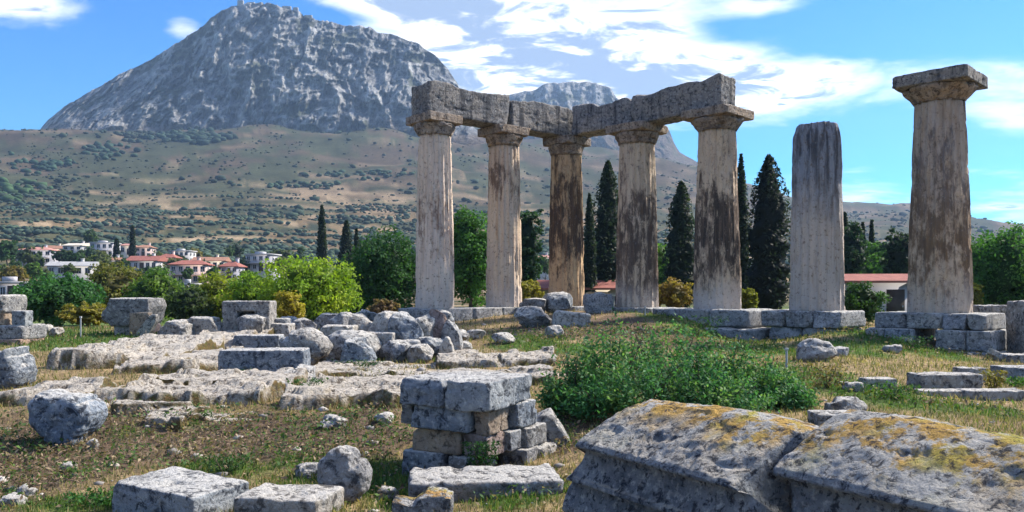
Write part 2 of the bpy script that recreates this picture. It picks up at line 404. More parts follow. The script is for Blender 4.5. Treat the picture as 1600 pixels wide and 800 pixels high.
def h_far(x, y):
    d = np.hypot(x, y) * np.cos(np.clip(np.arctan2(x, np.maximum(y, 1e-6)), -1.2, 1.2)); d = np.where(y > 0, np.maximum(d, 20), np.hypot(x, y))
    a = np.arctan2(x, y); r = np.hypot(x, y); ld = np.log(np.clip(r, 60, 3200))
    i = np.clip(np.searchsorted(_TD, ld, 'right') - 1, 0, len(_TD) - 2)
    t = (ld - _TD[i]) / (_TD[i + 1] - _TD[i])
    j = np.clip(np.searchsorted(_TA, a, 'right') - 1, 0, len(_TA) - 2)
    s = np.clip((a - _TA[j]) / (_TA[j + 1] - _TA[j]), 0, 1); s = s * s * (3 - 2 * s) * .5 + s * .5
    py = (_TP[i, j] * (1 - s) + _TP[i, j + 1] * s) * (1 - t) + (_TP[i + 1, j] * (1 - s) + _TP[i + 1, j + 1] * s) * t
    return CAMZ + (HZ - py) * r * np.clip(np.cos(a), .35, 1) / F
def H(x, y, detail=True):
    x = np.asarray(x, float); y = np.asarray(y, float); r = np.hypot(x, y)
    k = sstep(r, 36, 60)
    z = h_near(x, y) * (1 - k) + h_far(x, y) * k
    if detail:
        p = xyz(x, y, 0)
        z = z + fbm(p * .55, 3, 3) * .06 * (1 - k) + fbm(p * 3.1, 3, 8) * .025 * (1 - k)
        kf = sstep(r, 200, 500)
        z = z + kf * fbm(p / 90., 5, 21) * r * .012
        kt = kf * sstep(r, 1150, 800)
        zz = z / 7. + fbm(p / 120., 3, 5) * 1.2
        z = z + kt * 1.3 * (sstep(zz - np.floor(zz), .0, .25) - (zz - np.floor(zz))) * 1.6
    return z
_gd = np.geomspace(2.2, 2600, 1400)
def G(px, py, dmin=2.2):
    """where the line of sight through a photo pixel meets the terrain"""
    gd = _gd[_gd >= dmin]
    x = (px - 800) * gd / F; zr = CAMZ + (HZ - py) * gd / F
    hz = H(x, gd); below = np.nonzero(zr < hz)[0]
    if len(below) == 0: d = gd[-1]
    else:
        i = below[0]
        if i == 0: d = gd[0]
        else:
            a, b = zr[i - 1] - hz[i - 1], zr[i] - hz[i]; d = gd[i - 1] + (gd[i] - gd[i - 1]) * a / (a - b)
    return np.array([(px - 800) * d / F, d, CAMZ + (HZ - py) * d / F])

ang = np.concatenate([np.linspace(-180, -50, 40)[:-1], np.linspace(-50, -36, 40)[:-1], np.linspace(-36, 36, 450)[:-1], np.linspace(36, 50, 40)[:-1], np.linspace(50, 180, 40)[:-1]])
rad = np.concatenate([[.4, .9, 1.5], np.geomspace(2.0, 55, 190)[:-1], np.geomspace(55, 3100, 150)])
AA, RR = np.meshgrid(np.radians(ang), rad)
GX, GY = np.sin(AA) * RR, np.cos(AA) * RR
GZ = H(GX, GY)
# soil colours: dry grass, brown earth, green turf, bare bedrock, far scrub land
P = xyz(GX, GY, 0)
straw, earth, green, bare = np.array([.30, .215, .115]), np.array([.15, .105, .072]), np.array([.08, .125, .03]), np.array([.46, .40, .32])
def patch(lst, x, y):
    """sum of soft round patches given by photo pixel and size in pixels"""
    s = 0
    for (px, py, rx, ry, a) in lst:
        g = G(px, py); sx = rx * g[1] / F; sy = ry * g[1] ** 2 / (F * max(.5, CAMZ - g[2]))
        s = s + a * np.exp(-((x - g[0]) / sx) ** 2 - ((y - g[1]) / sy) ** 2)
    return s
GREEN_P = [(120, 785, 130, 22, .9), (330, 730, 90, 22, .5), (500, 735, 120, 30, .8), (620, 760, 70, 40, .9), (800, 775, 80, 30, 1.2), (180, 527, 110, 10, 1.2),
           (1230, 505, 90, 12, .9), (1100, 520, 90, 14, .8), (1230, 575, 60, 20, .8), (1370, 612, 80, 16, .8), (1590, 590, 50, 12, 1.), (1200, 548, 60, 10, .7), (1440, 545, 60, 10, .7),
           (470, 605, 50, 10, .8), (900, 545, 90, 14, .7), (1500, 640, 140, 14, .5), (830, 535, 60, 8, .9), (660, 560, 50, 6, .6), (60, 520, 90, 6, .9), (760, 500, 80, 8, .4), (1320, 540, 60, 10, .6)]
EARTH_P = [(60, 690, 160, 36, 1.2), (300, 690, 180, 30, 1.2), (520, 680, 110, 26, 1.1), (960, 510, 90, 14, 1.), (30, 740, 110, 34, 1.), (880, 690, 60, 30, .8), (1280, 600, 60, 14, .6), (830, 515, 60, 12, .7)]
BARE_P = [(300, 605, 330, 22, 1.2), (560, 590, 260, 26, 1.3), (760, 570, 160, 14, 1.2), (560, 625, 130, 14, 1.), (250, 570, 200, 12, .9), (60, 600, 120, 16, .8), (300, 640, 320, 9, 1.1), (400, 555, 160, 10, .8), (730, 540, 110, 9, .8), (840, 600, 50, 20, .8)]
k_near = sstep(RR, 60, 40)
gw = patch(GREEN_P, GX, GY) * 1.0 + fbm(P * .45, 4, 31) * .75 - .17 + sstep(RR, 26, 45) * .45
ew = patch(EARTH_P, GX, GY) + fbm(P * .6, 4, 37) * .6 - .05
bw = patch(BARE_P, GX, GY) * .3 + fbm(P * .8 * np.array([.5, 1, 1]), 5, 41) * .9 - .4
nn = fbm(P * 1.9, 4, 55)
cg = sstep(gw + nn * .35, .2, .62)[..., None]; ce = sstep(ew + nn * .35, .25, .75)[..., None]; cb = sstep(bw + nn * .5, .25, .6)[..., None]
straw = straw * .95
near_c = straw * (1 + .35 * fbm(P * 2.7, 4, 61)[..., None])
near_c = near_c * (1 - ce) + earth * ce
near_c = near_c * (1 - cg) + green * cg
near_c = near_c * (1 - cb) + bare * (1 + .2 * nn[..., None]) * cb
fa, fr = np.arctan2(GX, GY), np.log(RR)
fn = fbm(P / 60., 5, 71); fs = fbm(xyz(fa * 13, fr * 75 + fbm(P / 150., 3, 76) * 5, 0), 5, 77); fv = fbm(P / 14., 4, 81)
tan_, olive, purple, dark = np.array([.17, .12, .065]), np.array([.045, .057, .027]), np.array([.078, .058, .038]), np.array([.028, .042, .026])
upper = sstep(RR, 520, 950)[..., None]
far_c = tan_ * (1 - upper) + purple * upper
m1 = sstep(fn + fv * .6 + fs * .6, -.2, .12)[..., None]; far_c = far_c * (1 - .75 * m1) + olive * .75 * m1
m2 = sstep(fs, .02, .18)[..., None] * (1 - upper * .8); far_c = far_c * (1 - .75 * m2) + dark * .75 * m2
m3 = sstep(fs, -.2, -.3)[..., None] * (1 - upper * .7); far_c = far_c * (1 - .7 * m3) + np.array([.36, .265, .165]) * .7 * m3
vil = (sstep(RR, 110, 60))[..., None]; far_c = far_c * (1 - vil) + green * vil
gcol = near_c * k_near[..., None] + far_c * (1 - k_near[..., None])
nr, na = RR.shape
idx = np.arange(nr * na).reshape(nr, na)
nxt = np.roll(idx, -1, 1)
gf = np.stack([idx[:-1], nxt[:-1], nxt[1:], idx[1:]], -1).reshape(-1, 4)
gv = xyz(GX, GY, GZ).reshape(-1, 3); gcl = gcol.reshape(-1, 3)
gv = np.concatenate([gv, [[0, 0, float(H(0., 0.))]]]); gcl = np.concatenate([gcl, [straw]])
cen = np.stack([np.full(na, len(gv) - 1), nxt[0], idx[0], idx[0]], -1)
me = mesh_np('ground', gv, gf[:, ::-1], gcl)
ground = struct(link('ground', me, GROUND))

# ------------------------------------------------------------------ the mountain: a limestone massif with cliffs, and a second peak behind
def massif(name, crest, foot, px0, px1, nu, D0, D1, Dback, nv, amp, seed, rockline):
    u = np.linspace(px0, px1, nu); a = np.arctan2(u - 800, F)
    cy = np.interp(u, *zip(*crest)); fy = np.interp(u, *zip(*foot))
    cy = cy + fbm(xyz(u / 22., 0, 0), 3, seed) * 2.6
    v = np.concatenate([np.linspace(-.22, 1, nv), np.linspace(1.04, 1.6, 14)])
    V, A = np.meshgrid(v, a, indexing='ij'); V2 = np.clip(V, -.3, 1)
    pyv = fy[None] + (cy - fy)[None] * V2
    hgt = np.clip((fy - cy) / 90., .12, 1)[None]
    D = D0 + (D1 - D0) * (np.maximum(V2, 0) ** 1.15 + np.minimum(V2, 0) * .5)
    Z = CAMZ + (HZ - pyv) * D / F
    back = np.clip(V - 1, 0, 1) / .6
    D = D + back * (Dback - D1); Z = Z * (1 - back * .55)
    X = np.tan(A) * D; Y = D
    q = xyz(X, Z * .0 + 3., Z)
    ga = ridged(q / np.array([60., 1, 95.]) + fbm(q / 90., 3, seed + 3)[..., None] * .6, 5, seed + 1) - .35
    gb = ridged(q / np.array([19., 1, 27.]) + fbm(q / 40., 2, seed + 6)[..., None] * .4, 4, seed + 5) - .3
    gc = fbm(q / np.array([8., 1, 9.]), 3, seed + 9)
    fiss = sstep(ridged(q / np.array([34., 1, 80.]) + fbm(q / 25., 3, seed + 40)[..., None] * .5, 3, seed + 41), .62, .9)
    disp = (ga * 1.2 + gb * .55 + gc * .16 - fiss * .55) * amp * hgt * sstep(V, -.1, .12) * (1 - .5 * sstep(V, .9, 1.0))
    D2 = D - disp
    X, Y = np.tan(A) * D2, D2 + 0 * A
    Zs = CAMZ + (Z - CAMZ) * np.where(V >= 1, 1, (D2 / D) ** 1.0)
    steep = sstep(ga * .3 + gb * .6 + gc * .55 + .12, -.1, .45)  # raised rock paler, hollows darker: light and shade put into the colour
    pq = xyz(X, Y, Zs)
    veg = sstep(fbm(pq / 38., 5, seed + 20) + .25 * fbm(pq / 9., 3, seed + 23) - gb * .25, .18, .36)
    fis = sstep(ridged(q / np.array([34., 1, 80.]) + fbm(q / 25., 3, seed + 40)[..., None] * .5, 3, seed + 41), .62, .86)
    c = np.array([.22, .22, .225]) * (1 - steep[..., None]) + np.array([.42, .41, .39]) * steep[..., None]
    c = c * (1 - .72 * fis[..., None])  # shade of the crevices put into the rock colour
    c = c * (1 - .8 * veg[..., None]) + np.array([.085, .095, .055]) * .8 * veg[..., None]
    rl = sstep(pyv + fbm(pq / 60., 4, seed + 30) * 26, *rockline)[..., None]
    slope_c = np.array([.14, .105, .075]) * (1 - veg[..., None] * .7) + np.array([.09, .10, .06]) * .7 * veg[..., None]
    c = c * (1 - rl) + slope_c * rl
    n0, n1 = X.shape; idx = np.arange(n0 * n1).reshape(n0, n1)
    fc = np.stack([idx[:-1, :-1], idx[:-1, 1:], idx[1:, 1:], idx[1:, :-1]], -1).reshape(-1, 4)
    me = mesh_np(name, xyz(X, Y, Zs).reshape(-1, 3), fc, c.reshape(-1, 3), smooth=False)
    return struct(link(name, me, MOUNT)), (u, cy, D1)
CREST = [(10, 226), (45, 214), (62, 205), (75, 188), (100, 166), (150, 137), (180, 122), (200, 110), (235, 92), (255, 80), (280, 66), (310, 46), (330, 28), (345, 17), (368, 7), (385, 3), (440, 11), (470, 21),
         (500, 33), (560, 42), (610, 52), (650, 66), (680, 86), (700, 107), (714, 128), (728, 160), (745, 190), (775, 215), (800, 225)]
FOOT = [(10, 228), (60, 222), (150, 208), (230, 200), (300, 206), (360, 212), (450, 202), (560, 206), (640, 206), (700, 210), (800, 232)]
massif('mountain', CREST, FOOT, 14, 790, 600, 1190, 1345, 1700, 150, 30, 101, (196, 222))
CREST2 = [(640, 165), (740, 152), (800, 147), (830, 140), (850, 131), (880, 127), (910, 126), (940, 133), (955, 139), (963, 153), (985, 165), (1010, 180), (1035, 195), (1046, 204), (1053, 224), (1062, 239), (1075, 246), (1090, 254), (1120, 270), (1160, 300)]
FOOT2 = [(640, 262), (900, 262), (1040, 270), (1090, 282), (1160, 318)]
massif('mountain_second_peak', CREST2, FOOT2, 650, 1155, 330, 1720, 1960, 2300, 90, 24, 202, (168, 215))

# far scrub and olive groves on the slopes: one mass of bushes
bm = bmesh.new(); bmesh.ops.create_icosphere(bm, subdivisions=1, radius=1)
ICO_V = np.array([v.co[:] for v in bm.verts]); ICO_F = np.array([[v.index for v in f.verts] for f in bm.faces]); bm.free()
g_r = (1 + 5 ** .5) / 2
SML_V = np.array([[-1, g_r, 0], [1, g_r, 0], [-1, -g_r, 0], [1, -g_r, 0], [0, -1, g_r], [0, 1, g_r], [0, -1, -g_r], [0, 1, -g_r], [g_r, 0, -1], [g_r, 0, 1], [-g_r, 0, -1], [-g_r, 0, 1.]]) / math.hypot(1, g_r)
SML_F = np.array([[0, 11, 5], [0, 5, 1], [0, 1, 7], [0, 7, 10], [0, 10, 11], [1, 5, 9], [5, 11, 4], [11, 10, 2], [10, 7, 6], [7, 1, 8], [3, 9, 4], [3, 4, 2], [3, 2, 6], [3, 6, 8], [3, 8, 9], [4, 9, 5], [2, 4, 11], [6, 2, 10], [8, 6, 7], [9, 8, 1]])
bx, by, bs, bc = [], [], [], []
def bushes(n, px0, px1, d0, d1, thr, s0, s1, col, seed, sc=45.):
    r = np.random.default_rng(seed)
    px = r.uniform(px0, px1, n); d = np.exp(r.uniform(np.log(d0), np.log(d1), n))
    x = np.tan(np.arctan2(px - 800, F)) * d; y = d
    k = fbm(xyz(x / sc / 2.2, np.log(y) * 60, 0), 3, seed + 50) * .7 + fbm(xyz(x / sc, y / sc / 1.6, 0), 3, seed) * .7 + r.uniform(-.12, .12, n) > thr + .05
    x, y, d = x[k], y[k], d[k]
    bx.append(x); by.append(y); bs.append(r.uniform(s0, s1, len(x)) * r.uniform(.6, 1.2, len(x))); bc.append(np.array(col) * r.uniform(.6, 1.35, (len(x), 1)))
bushes(11000, -300, 1900, 560, 1230, .0, .5, 1.9, (.04, .05, .03), 301)
bushes(3000, -300, 1900, 560, 1230, .16, 1.4, 4.0, (.03, .045, .028), 306)
bushes(12500, -300, 1900, 300, 620, -.02, .8, 2.3, (.045, .07, .05), 302, 30.)
bushes(7000, -300, 1900, 320, 640, -.1, .6, 1.6, (.06, .08, .045), 303, 20.)
bushes(420, -300, 1900, 230, 330, .1, 1.2, 2.6, (.10, .11, .045), 304, 20.)
bushes(420, 1100, 2000, 900, 1480, .05, 1.5, 3.5, (.05, .06, .045), 305)
r = np.random.default_rng(321)
for i in range(95):                                     # olive rows planted along the terraces
    d = math.exp(r.uniform(math.log(300), math.log(700))); p0 = r.uniform(-250, 1500); n_ = int(r.uniform(14, 60)); dd = r.uniform(2.6, 4.6)
    x = (p0 - 800) * d / F + np.arange(n_) * dd + r.normal(size=n_) * .5; y = d + r.normal(size=n_) * .6 + np.sin(np.arange(n_) * .12 + i) * 2.
    bx.append(x); by.append(y); bs.append(r.uniform(.9, 2.1, n_)); bc.append(np.array([.045, .07, .045]) * r.uniform(.6, 1.4, (n_, 1)))
def grove(n, px, py, rx, ry, s0, s1, col, seed):
    r = np.random.default_rng(seed); 
    for i in range(n):
        g = G(px + r.normal() * rx, py + r.normal() * ry, 200.)
        bx.append([g[0]]); by.append([g[1]]); bs.append([r.uniform(s0, s1)]); bc.append(np.array([col]) * r.uniform(.6, 1.3))
grove(120, 303, 216, 26, 4, 3.5, 7, (.028, .05, .035), 311)
grove(36, 215, 212, 16, 4, 3, 5, (.035, .05, .035), 312)
grove(45, 165, 238, 22, 6, 2.5, 5, (.03, .055, .035), 313)
grove(40, 70, 258, 28, 5, 2.5, 4.5, (.03, .06, .035), 314)
grove(45, 30, 300, 22, 6, 2, 4.5, (.04, .075, .03), 315)
grove(40, 580, 272, 40, 4, 2, 4, (.035, .06, .035), 316)
grove(30, 470, 290, 40, 4, 2, 3.5, (.035, .06, .035), 317)
bx, by, bs, bc = np.concatenate(bx), np.concatenate(by), np.concatenate(bs), np.concatenate(bc)
bz = H(bx, by)
nb_ = len(bx); r = np.random.default_rng(5)
rv = SML_V[None] * (bs[:, None, None] * np.array([1.15, 1.0, .72])) * (1 + r.uniform(-.32, .32, (nb_, len(SML_V), 1)))
sv = rv + xyz(bx, by, bz + bs * .35)[:, None, :]
sf = SML_F[None] + (np.arange(nb_) * len(SML_V))[:, None, None]
sc_ = np.repeat(bc[:, None, :], len(SML_V), 1) * r.uniform(.75, 1.25, (nb_, len(SML_V), 1))
me = mesh_np('hillside_scrub', sv.reshape(-1, 3), sf.reshape(-1, 3), sc_.reshape(-1, 3), smooth=False)
o = link('hillside_scrub', me, SCRUB); tag(o, 'dark green scrub and olive groves dotted over the brown slopes', 'scrub', kind='stuff')
# ------------------------------------------------------------------ stones
def grid_box(n):
    """surface of the cube [-1,1]^3 as n x n patches, welded"""
    g = np.linspace(-1, 1, n + 1); a, b = np.meshgrid(g, g, indexing='ij'); one = np.ones_like(a); vs, fs, off = [], [], 0
    i = np.arange((n + 1) ** 2).reshape(n + 1, n + 1)
    q = np.stack([i[:-1, :-1], i[1:, :-1], i[1:, 1:], i[:-1, 1:]], -1).reshape(-1, 4)
    for ax in range(3):
        for s in (-1, 1):
            c = [None] * 3; c[ax] = one * s; c[(ax + 1) % 3] = a; c[(ax + 2) % 3] = b
            vs.append(np.stack(c, -1).reshape(-1, 3)); fs.append((q if s > 0 else q[:, ::-1]) + off); off += (n + 1) ** 2
    v = np.concatenate(vs); f = np.concatenate(fs)
    key = np.round((v + 1) * n * .5 * 1).astype(int); k = key[:, 0] * 100000000 + key[:, 1] * 10000 + key[:, 2]
    _, first, inv = np.unique(k, return_index=True, return_inverse=True)
    return v[first], inv[f]
_gb = {}
def stone_mesh(name, w, t, h, seed, rnd=.12, cuts=4, rough=.05, n=18, outline=None, taper=0., lean=0., boulder=0., cutdepth=.16, warp=None, grain=1.):
    """block (w wide, t thick, h high, base at z=0) worn by rounding, broken-off corners and pitting; outline: closed (x 0..1, z 0..1) polygon of its face"""
    if n not in _gb: _gb[n] = grid_box(n)
    v, f = _gb[n]; v = v.copy(); r = np.random.default_rng(seed)
    half = np.array([w, t, h]) * .5; mn = half.min()
    p = v * half; rad = np.minimum(rnd, .98) * mn
    q = np.clip(p, -(half - rad), half - rad); dlt = p - q; p = q + rad * dlt / (np.linalg.norm(dlt, axis=1, keepdims=True) + 1e-9)
    if boulder:
        e = v / np.linalg.norm(v, axis=1, keepdims=True) * half * 1.08
        p = p * (1 - boulder) + e * boulder
    if outline is not None:
        o = np.array(outline, float) * 2 - 1; o = o * half[[0, 2]]
        th = np.arctan2(p[:, 2], p[:, 0]); dr = np.stack([np.cos(th), np.sin(th)], -1)
        ro = np.full(len(p), 1e9)
        for i in range(len(o)):
            a, b = o[i], o[(i + 1) % len(o)]; e = b - a
            den = dr[:, 0] * e[1] - dr[:, 1] * e[0]; den = np.where(np.abs(den) < 1e-9, 1e-9, den)
            tt = (a[0] * e[1] - a[1] * e[0]) / den; ss = (a[0] * dr[:, 1] - a[1] * dr[:, 0]) / den
            ok = (tt > 0) & (ss >= -1e-6) & (ss <= 1 + 1e-6); ro = np.where(ok, np.minimum(ro, tt), ro)
        rb = np.minimum(half[0] / (np.abs(dr[:, 0]) + 1e-9), half[2] / (np.abs(dr[:, 1]) + 1e-9))
        sc = np.where(ro < 1e8, ro / rb, 1); p[:, 0] *= sc; p[:, 2] *= sc
    for i in range(cuts):
        nv = r.normal(size=3) * np.array([1, 1, .8]); nv /= np.linalg.norm(nv)
        s = np.sign(nv); bk = min(1., boulder * 1.6); cor = (np.abs(nv) * half).sum() * (1 - bk) + np.linalg.norm(nv * half) * 1.08 * bk; c = cor * (1 - cutdepth * r.uniform(.35, 1.25))
        over = p @ nv - c; over = over + fbm(p / (mn * .7) + seed + i, 3, seed + i) * mn * .10
        p = p - np.maximum(over, 0)[:, None] * nv
    if taper: p[:, :2] *= (1 - taper * (p[:, 2:3] / h + .5))
    sd_ = seed * 3.17
    L = max(w, h) * .45
    nrm = p / (np.linalg.norm(p / half, axis=1, keepdims=True) * half + 1e-9); nrm /= np.linalg.norm(nrm, axis=1, keepdims=True) + 1e-9
    d = fbm(p / L + sd_, 3, seed) * rough * 1.3 * mn + (ridged(p / (L * .38) + sd_, 4, seed + 5) - .4) * rough * .7 * mn
    d = d + fbm(p / .11 + sd_, 3, seed + 7) * .012 * grain - np.maximum(fbm(p / .2 + sd_, 3, seed + 9) - .22, 0) * .09 * grain
    p = p + nrm * d[:, None]
    if lean: p[:, 0] += lean * (p[:, 2] + half[2])
    if warp is not None: p = warp(p)
    p[:, 2] += half[2]
    return mesh_np(name, p, f)

def put_stone(name, label, cat, group, mat, px0, py0, px1, py1, thick=.8, seed=1, d=None, yaw=0., sink=.06, tilt=0., parent=None, pitch=0., down=False, **kw):
    """a stone whose front foot is seen at photo row py1, between columns px0 and px1; it stands on the terrain (or at depth d on what carries it)"""
    cx = (px0 + px1) * .5
    if d is None:
        g = G(cx, py1); d = g[1]
    z0 = CAMZ + (HZ - py1) * d / F
    if down: sink = max(sink, z0 - float(H((cx - 800) * d / F, d + .3)) + .12)
    kb = 1.3 if kw.get('boulder', 0) > .4 and kw.get('outline') is None else 1.
    w = (px1 - px0) * d / F * kb; tk = thick * w if thick < 3 else thick
    zt = CAMZ + (HZ - py0) * (d + tk * .5) / F
    h = max(zt - z0, .08) * kb + sink
    c, s = abs(math.cos(yaw)), abs(math.sin(yaw))
    w2 = w / (c + s * thick) if thick < 3 else w; tk = thick * w2 if thick < 3 else thick
    kw['n'] = int(min(kw.get('n', 18), max(9, (px1 - px0) * .38)))
    me = stone_mesh(name, w2, tk, h, seed, **kw)
    o = link(name, me, mat, parent, (cx * 0 + (cx - 800) * (d + tk * .5 * 1) / F, d + tk * .5, z0 - sink), yaw)
    o.rotation_euler = (pitch, tilt, yaw)
    if label: tag(o, label, cat, group)
    return o

# ------------------------------------------------------------------ the temple: seven Doric columns, four architrave blocks, stepped bases
STY = CAMZ - 34 * 24.65 / F
CAPZ = 8.78
COLS = [  # x, y, bottom radius, top radius, abacus side
 (-2.92, 30.7, .75, .62, 1.60), (-.33, 33.0, .74, .62, 1.55), (2.35, 35.2, .79, .66, 1.55), (5.0, 32.5, .86, .70, 1.82), (7.52, 29.8, .87, .67, 1.95), (10.2, 27.2, .89, .75, 2.0), (12.97, 24.65, .90, .69, 2.1)]
RIGHT_YAW = math.atan2(-2.63, 2.66)
CM = [
 column_mat('column_stone_pale', (.70, .57, .45), (.62, .49, .40), (.22, .15, .12), (.40, .27, .18), .70, 3.4, 2.6, off=3.),
 column_mat('column_stone_cream', (.64, .50, .36), (.56, .43, .33), (.14, .095, .075), (.36, .23, .14), .66, 5.2, 1.2, off=8.),
 column_mat('column_stone_brown', (.56, .38, .215), (.48, .33, .20), (.055, .042, .038), (.30, .17, .085), .575, 3.7, 2.4, grey_low=.05, off=13.),
 column_mat('column_stone_grey', (.58, .45, .32), (.51, .40, .30), (.07, .055, .05), (.31, .21, .14), .585, 2.2, 2.6, grey_low=.5, off=21.),
 column_mat('column_stone_blackened', (.62, .465, .32), (.54, .41, .30), (.035, .03, .03), (.33, .22, .15), .545, 2.9, 1.5, grey_low=.8, off=29.),
 column_mat('column_stone_bluish', (.56, .46, .38), (.49, .42, .365), (.07, .06, .06), (.36, .25, .18), .66, 5.5, 1.5, grey_top=.9, grey_low=.5, off=37.),
 column_mat('column_stone_ochre', (.60, .44, .29), (.52, .39, .28), (.14, .095, .065), (.38, .22, .10), .62, 2.6, 3.2, grey_top=.35, grey_low=.45, off=44.)]
def shaft_me(rb, rt, hgt, seed, ruined=0.):
    nf, per, nz = 20, 8, 66; nt_ = nf * per
    th = np.linspace(0, 2 * math.pi, nt_, endpoint=False); zz = np.linspace(0, 1, nz)
    T, Zq = np.meshgrid(th, zz)
    rad = rb + (rt - rb) * (Zq ** 1.25) + .012 * np.sin(Zq * math.pi)
    u = (T / (2 * math.pi) * nf) % 1
    fl = np.sqrt(np.maximum(0, 1 - (2 * u - 1) ** 2))
    p0 = xyz(np.cos(T), np.sin(T), Zq * hgt)
    wear = sstep(fbm(p0 * np.array([1.3, 1.3, .7]) + seed * 7.7, 4, seed), .0, .42)
    depth = .085 * (1 - .65 * wear)
    arr = sstep(u, .0, .1) * sstep(u, 1, .9)
    r_ = rad - depth * fl - wear * .025
    r_ = r_ + fbm(p0 * 2.3 + seed, 4, seed + 2) * .014
    chips = np.maximum(fbm(p0 * np.array([4, 4, 3]) + seed * 3, 4, seed + 4) - .22, 0) * .16
    r_ = r_ - chips
    ztop = np.full_like(T, hgt)
    zc = Zq * hgt
    if ruined:
        brk = hgt - ruined * (.5 + .5 * fbm(xyz(np.cos(T) * 1.2, np.sin(T) * 1.2, 0) + seed, 3, seed + 8))
        zc = np.minimum(zc, brk); r_ = r_ - .09 * sstep(zc, hgt - .55, hgt) * (1 + fbm(p0 * 3, 2, seed))
    v = xyz(np.cos(T) * r_, np.sin(T) * r_, zc).reshape(-1, 3)
    idx = np.arange(nz * nt_).reshape(nz, nt_); nx = np.roll(idx, -1, 1)
    f = np.stack([idx[:-1], nx[:-1], nx[1:], idx[1:]], -1).reshape(-1, 4)
    top = v[idx[-1]]; c = top.mean(0) + np.array([0, 0, -.02]); k = len(v)
    v = np.concatenate([v, top * np.array([.5, .5, 1]) + c * np.array([.5, .5, 0]) + np.array([0, 0, .03]) * np.sin(np.arange(nt_) * .9)[:, None], [c]])
    i2 = np.arange(k, k + nt_); n2 = np.roll(i2, -1)
    f = np.concatenate([f, np.stack([idx[-1], nx[-1], n2, i2], -1), np.stack([i2, n2, np.full(nt_, k + nt_), np.full(nt_, k + nt_)], -1)])
    return v, f
def poly_mesh(name, v, f):
    """faces with a doubled last index are triangles"""
    me = bpy.data.meshes.new(name)
    me.from_pydata([tuple(a) for a in v], [], [tuple(q[:3]) if q[2] == q[3] else tuple(q) for q in f])
    me.polygons.foreach_set('use_smooth', np.ones(len(me.polygons), bool)); me.update()
    return me
def echinus_me(rt, re, z0, z1, seed):
    prof = [(rt + .0, 0), (rt + .03, .04), (rt + .02, .08), (rt + .05, .12), (rt + (re - rt) * .45, .36), (rt + (re - rt) * .78, .62), (re * .985, .82), (re, .93), (re * .97, 1.0)]
    pt = np.linspace(0, 1, 26); pr = np.interp(pt, [b for a, b in prof], [a for a, b in prof])
    n = 96; th = np.linspace(0, 2 * math.pi, n, endpoint=False); T, R_ = np.meshgrid(th, pr); _, Zq = np.meshgrid(th, pt)
    p = xyz(np.cos(T), np.sin(T), Zq)
    R_ = R_ + fbm(p * 2.2 + seed, 4, seed) * .05 - np.maximum(fbm(p * 3.1 + seed * 2, 3, seed + 3) - .2, 0) * .3
    v = xyz(np.cos(T) * R_, np.sin(T) * R_, z0 + (z1 - z0) * Zq).reshape(-1, 3)
    idx = np.arange(len(pt) * n).reshape(len(pt), n); nx = np.roll(idx, -1, 1)
    f = np.stack([idx[:-1], nx[:-1], nx[1:], idx[1:]], -1).reshape(-1, 4)
    return mesh_np('echinus', v, f)
COL_LABEL = [
 'pale fluted column at the left end of the architrave',
 'cream fluted column, second from the left under the architrave',
 'brown fluted column under the inner corner of the architrave',
 'grey fluted column with a stained foot, fourth from the left',
 'fluted column with black crust under the right end of the architrave',
 'broken column without a capital, blue-grey towards its top',
 'tallest fluted column with a square capital, standing free at the right']
for i, (x, y, rb, rt, ab) in enumerate(COLS):
    root = empty('doric_column', (x, y, STY)); tag(root, COL_LABEL[i], 'column', 'columns of the ruined temple')
    tot = CAPZ - STY
    if i == 5:
        hgt = (HZ - 193) * y / F + CAMZ - STY
        v, f = shaft_me(rb, rt, hgt, 60 + i, .14)
        link('shaft', poly_mesh('shaft', v, f), CM[i], root); continue
    abh = .34; ech = .42
    if i == 6: abh, ech, tot = .38, .44, tot - .09
    v, f = shaft_me(rb, rt, tot - abh - ech + .02, 60 + i)
    link('shaft', poly_mesh('shaft', v, f), CM[i], root)
    zn = tot - abh - ech
    link('echinus', echinus_me(rt, ab * (.50 if i in (0, 1, 2) else .485), zn, zn + ech, 80 + i), CAPS, root)
    yaw = RIGHT_YAW if i >= 2 else math.atan2(2.25, 2.63)
    me = stone_mesh('abacus', ab, ab, abh, 90 + i, rnd=.22, cuts=5 if i != 6 else 3, cutdepth=.10, rough=.09, n=22)
    link('abacus', me, CAPS if i != 6 else ARCH, root, (0, 0, tot - abh), yaw)
# architrave blocks lie from column to column
def architrave(i, j, ext_a, ext_b, hgt, label, seed, thick=1.05, shift=.12, ha=1., hb=1.):
    a, b = np.array(COLS[i][:2]), np.array(COLS[j][:2]); L = np.linalg.norm(b - a); u = (b - a) / L
    nrm = np.array([u[1], -u[0]]);  nrm = nrm if nrm @ a > 0 else -nrm     # away from the camera
    a2, b2 = a - u * ext_a, b + u * ext_b; L = np.linalg.norm(b2 - a2); mid = (a2 + b2) / 2 + nrm * shift
    def wp(p):
        t_ = p[:, 0] / L + .5; k = ha + (hb - ha) * t_; up = p[:, 2] > -hgt * .3
        p[:, 2] = -hgt / 2 + (p[:, 2] + hgt / 2) * k
        lump = fbm(np.stack([p[:, 0] * .9, p[:, 1] * .9, p[:, 2] * 0], -1) + seed, 4, seed) * .26
        p[:, 2] += lump * np.clip((p[:, 2] + hgt / 2) / hgt, 0, 1)
        return p
    me = stone_mesh('architrave_block', L, thick, hgt, seed, rnd=.15, cuts=8, cutdepth=.075, rough=.075, n=36, warp=wp, grain=1.2)
    o = link('architrave_block', me, ARCH, None, (mid[0], mid[1], CAPZ - .004), math.atan2(u[1], u[0]))
    return tag(o, label, 'architrave', 'architrave blocks on the columns')
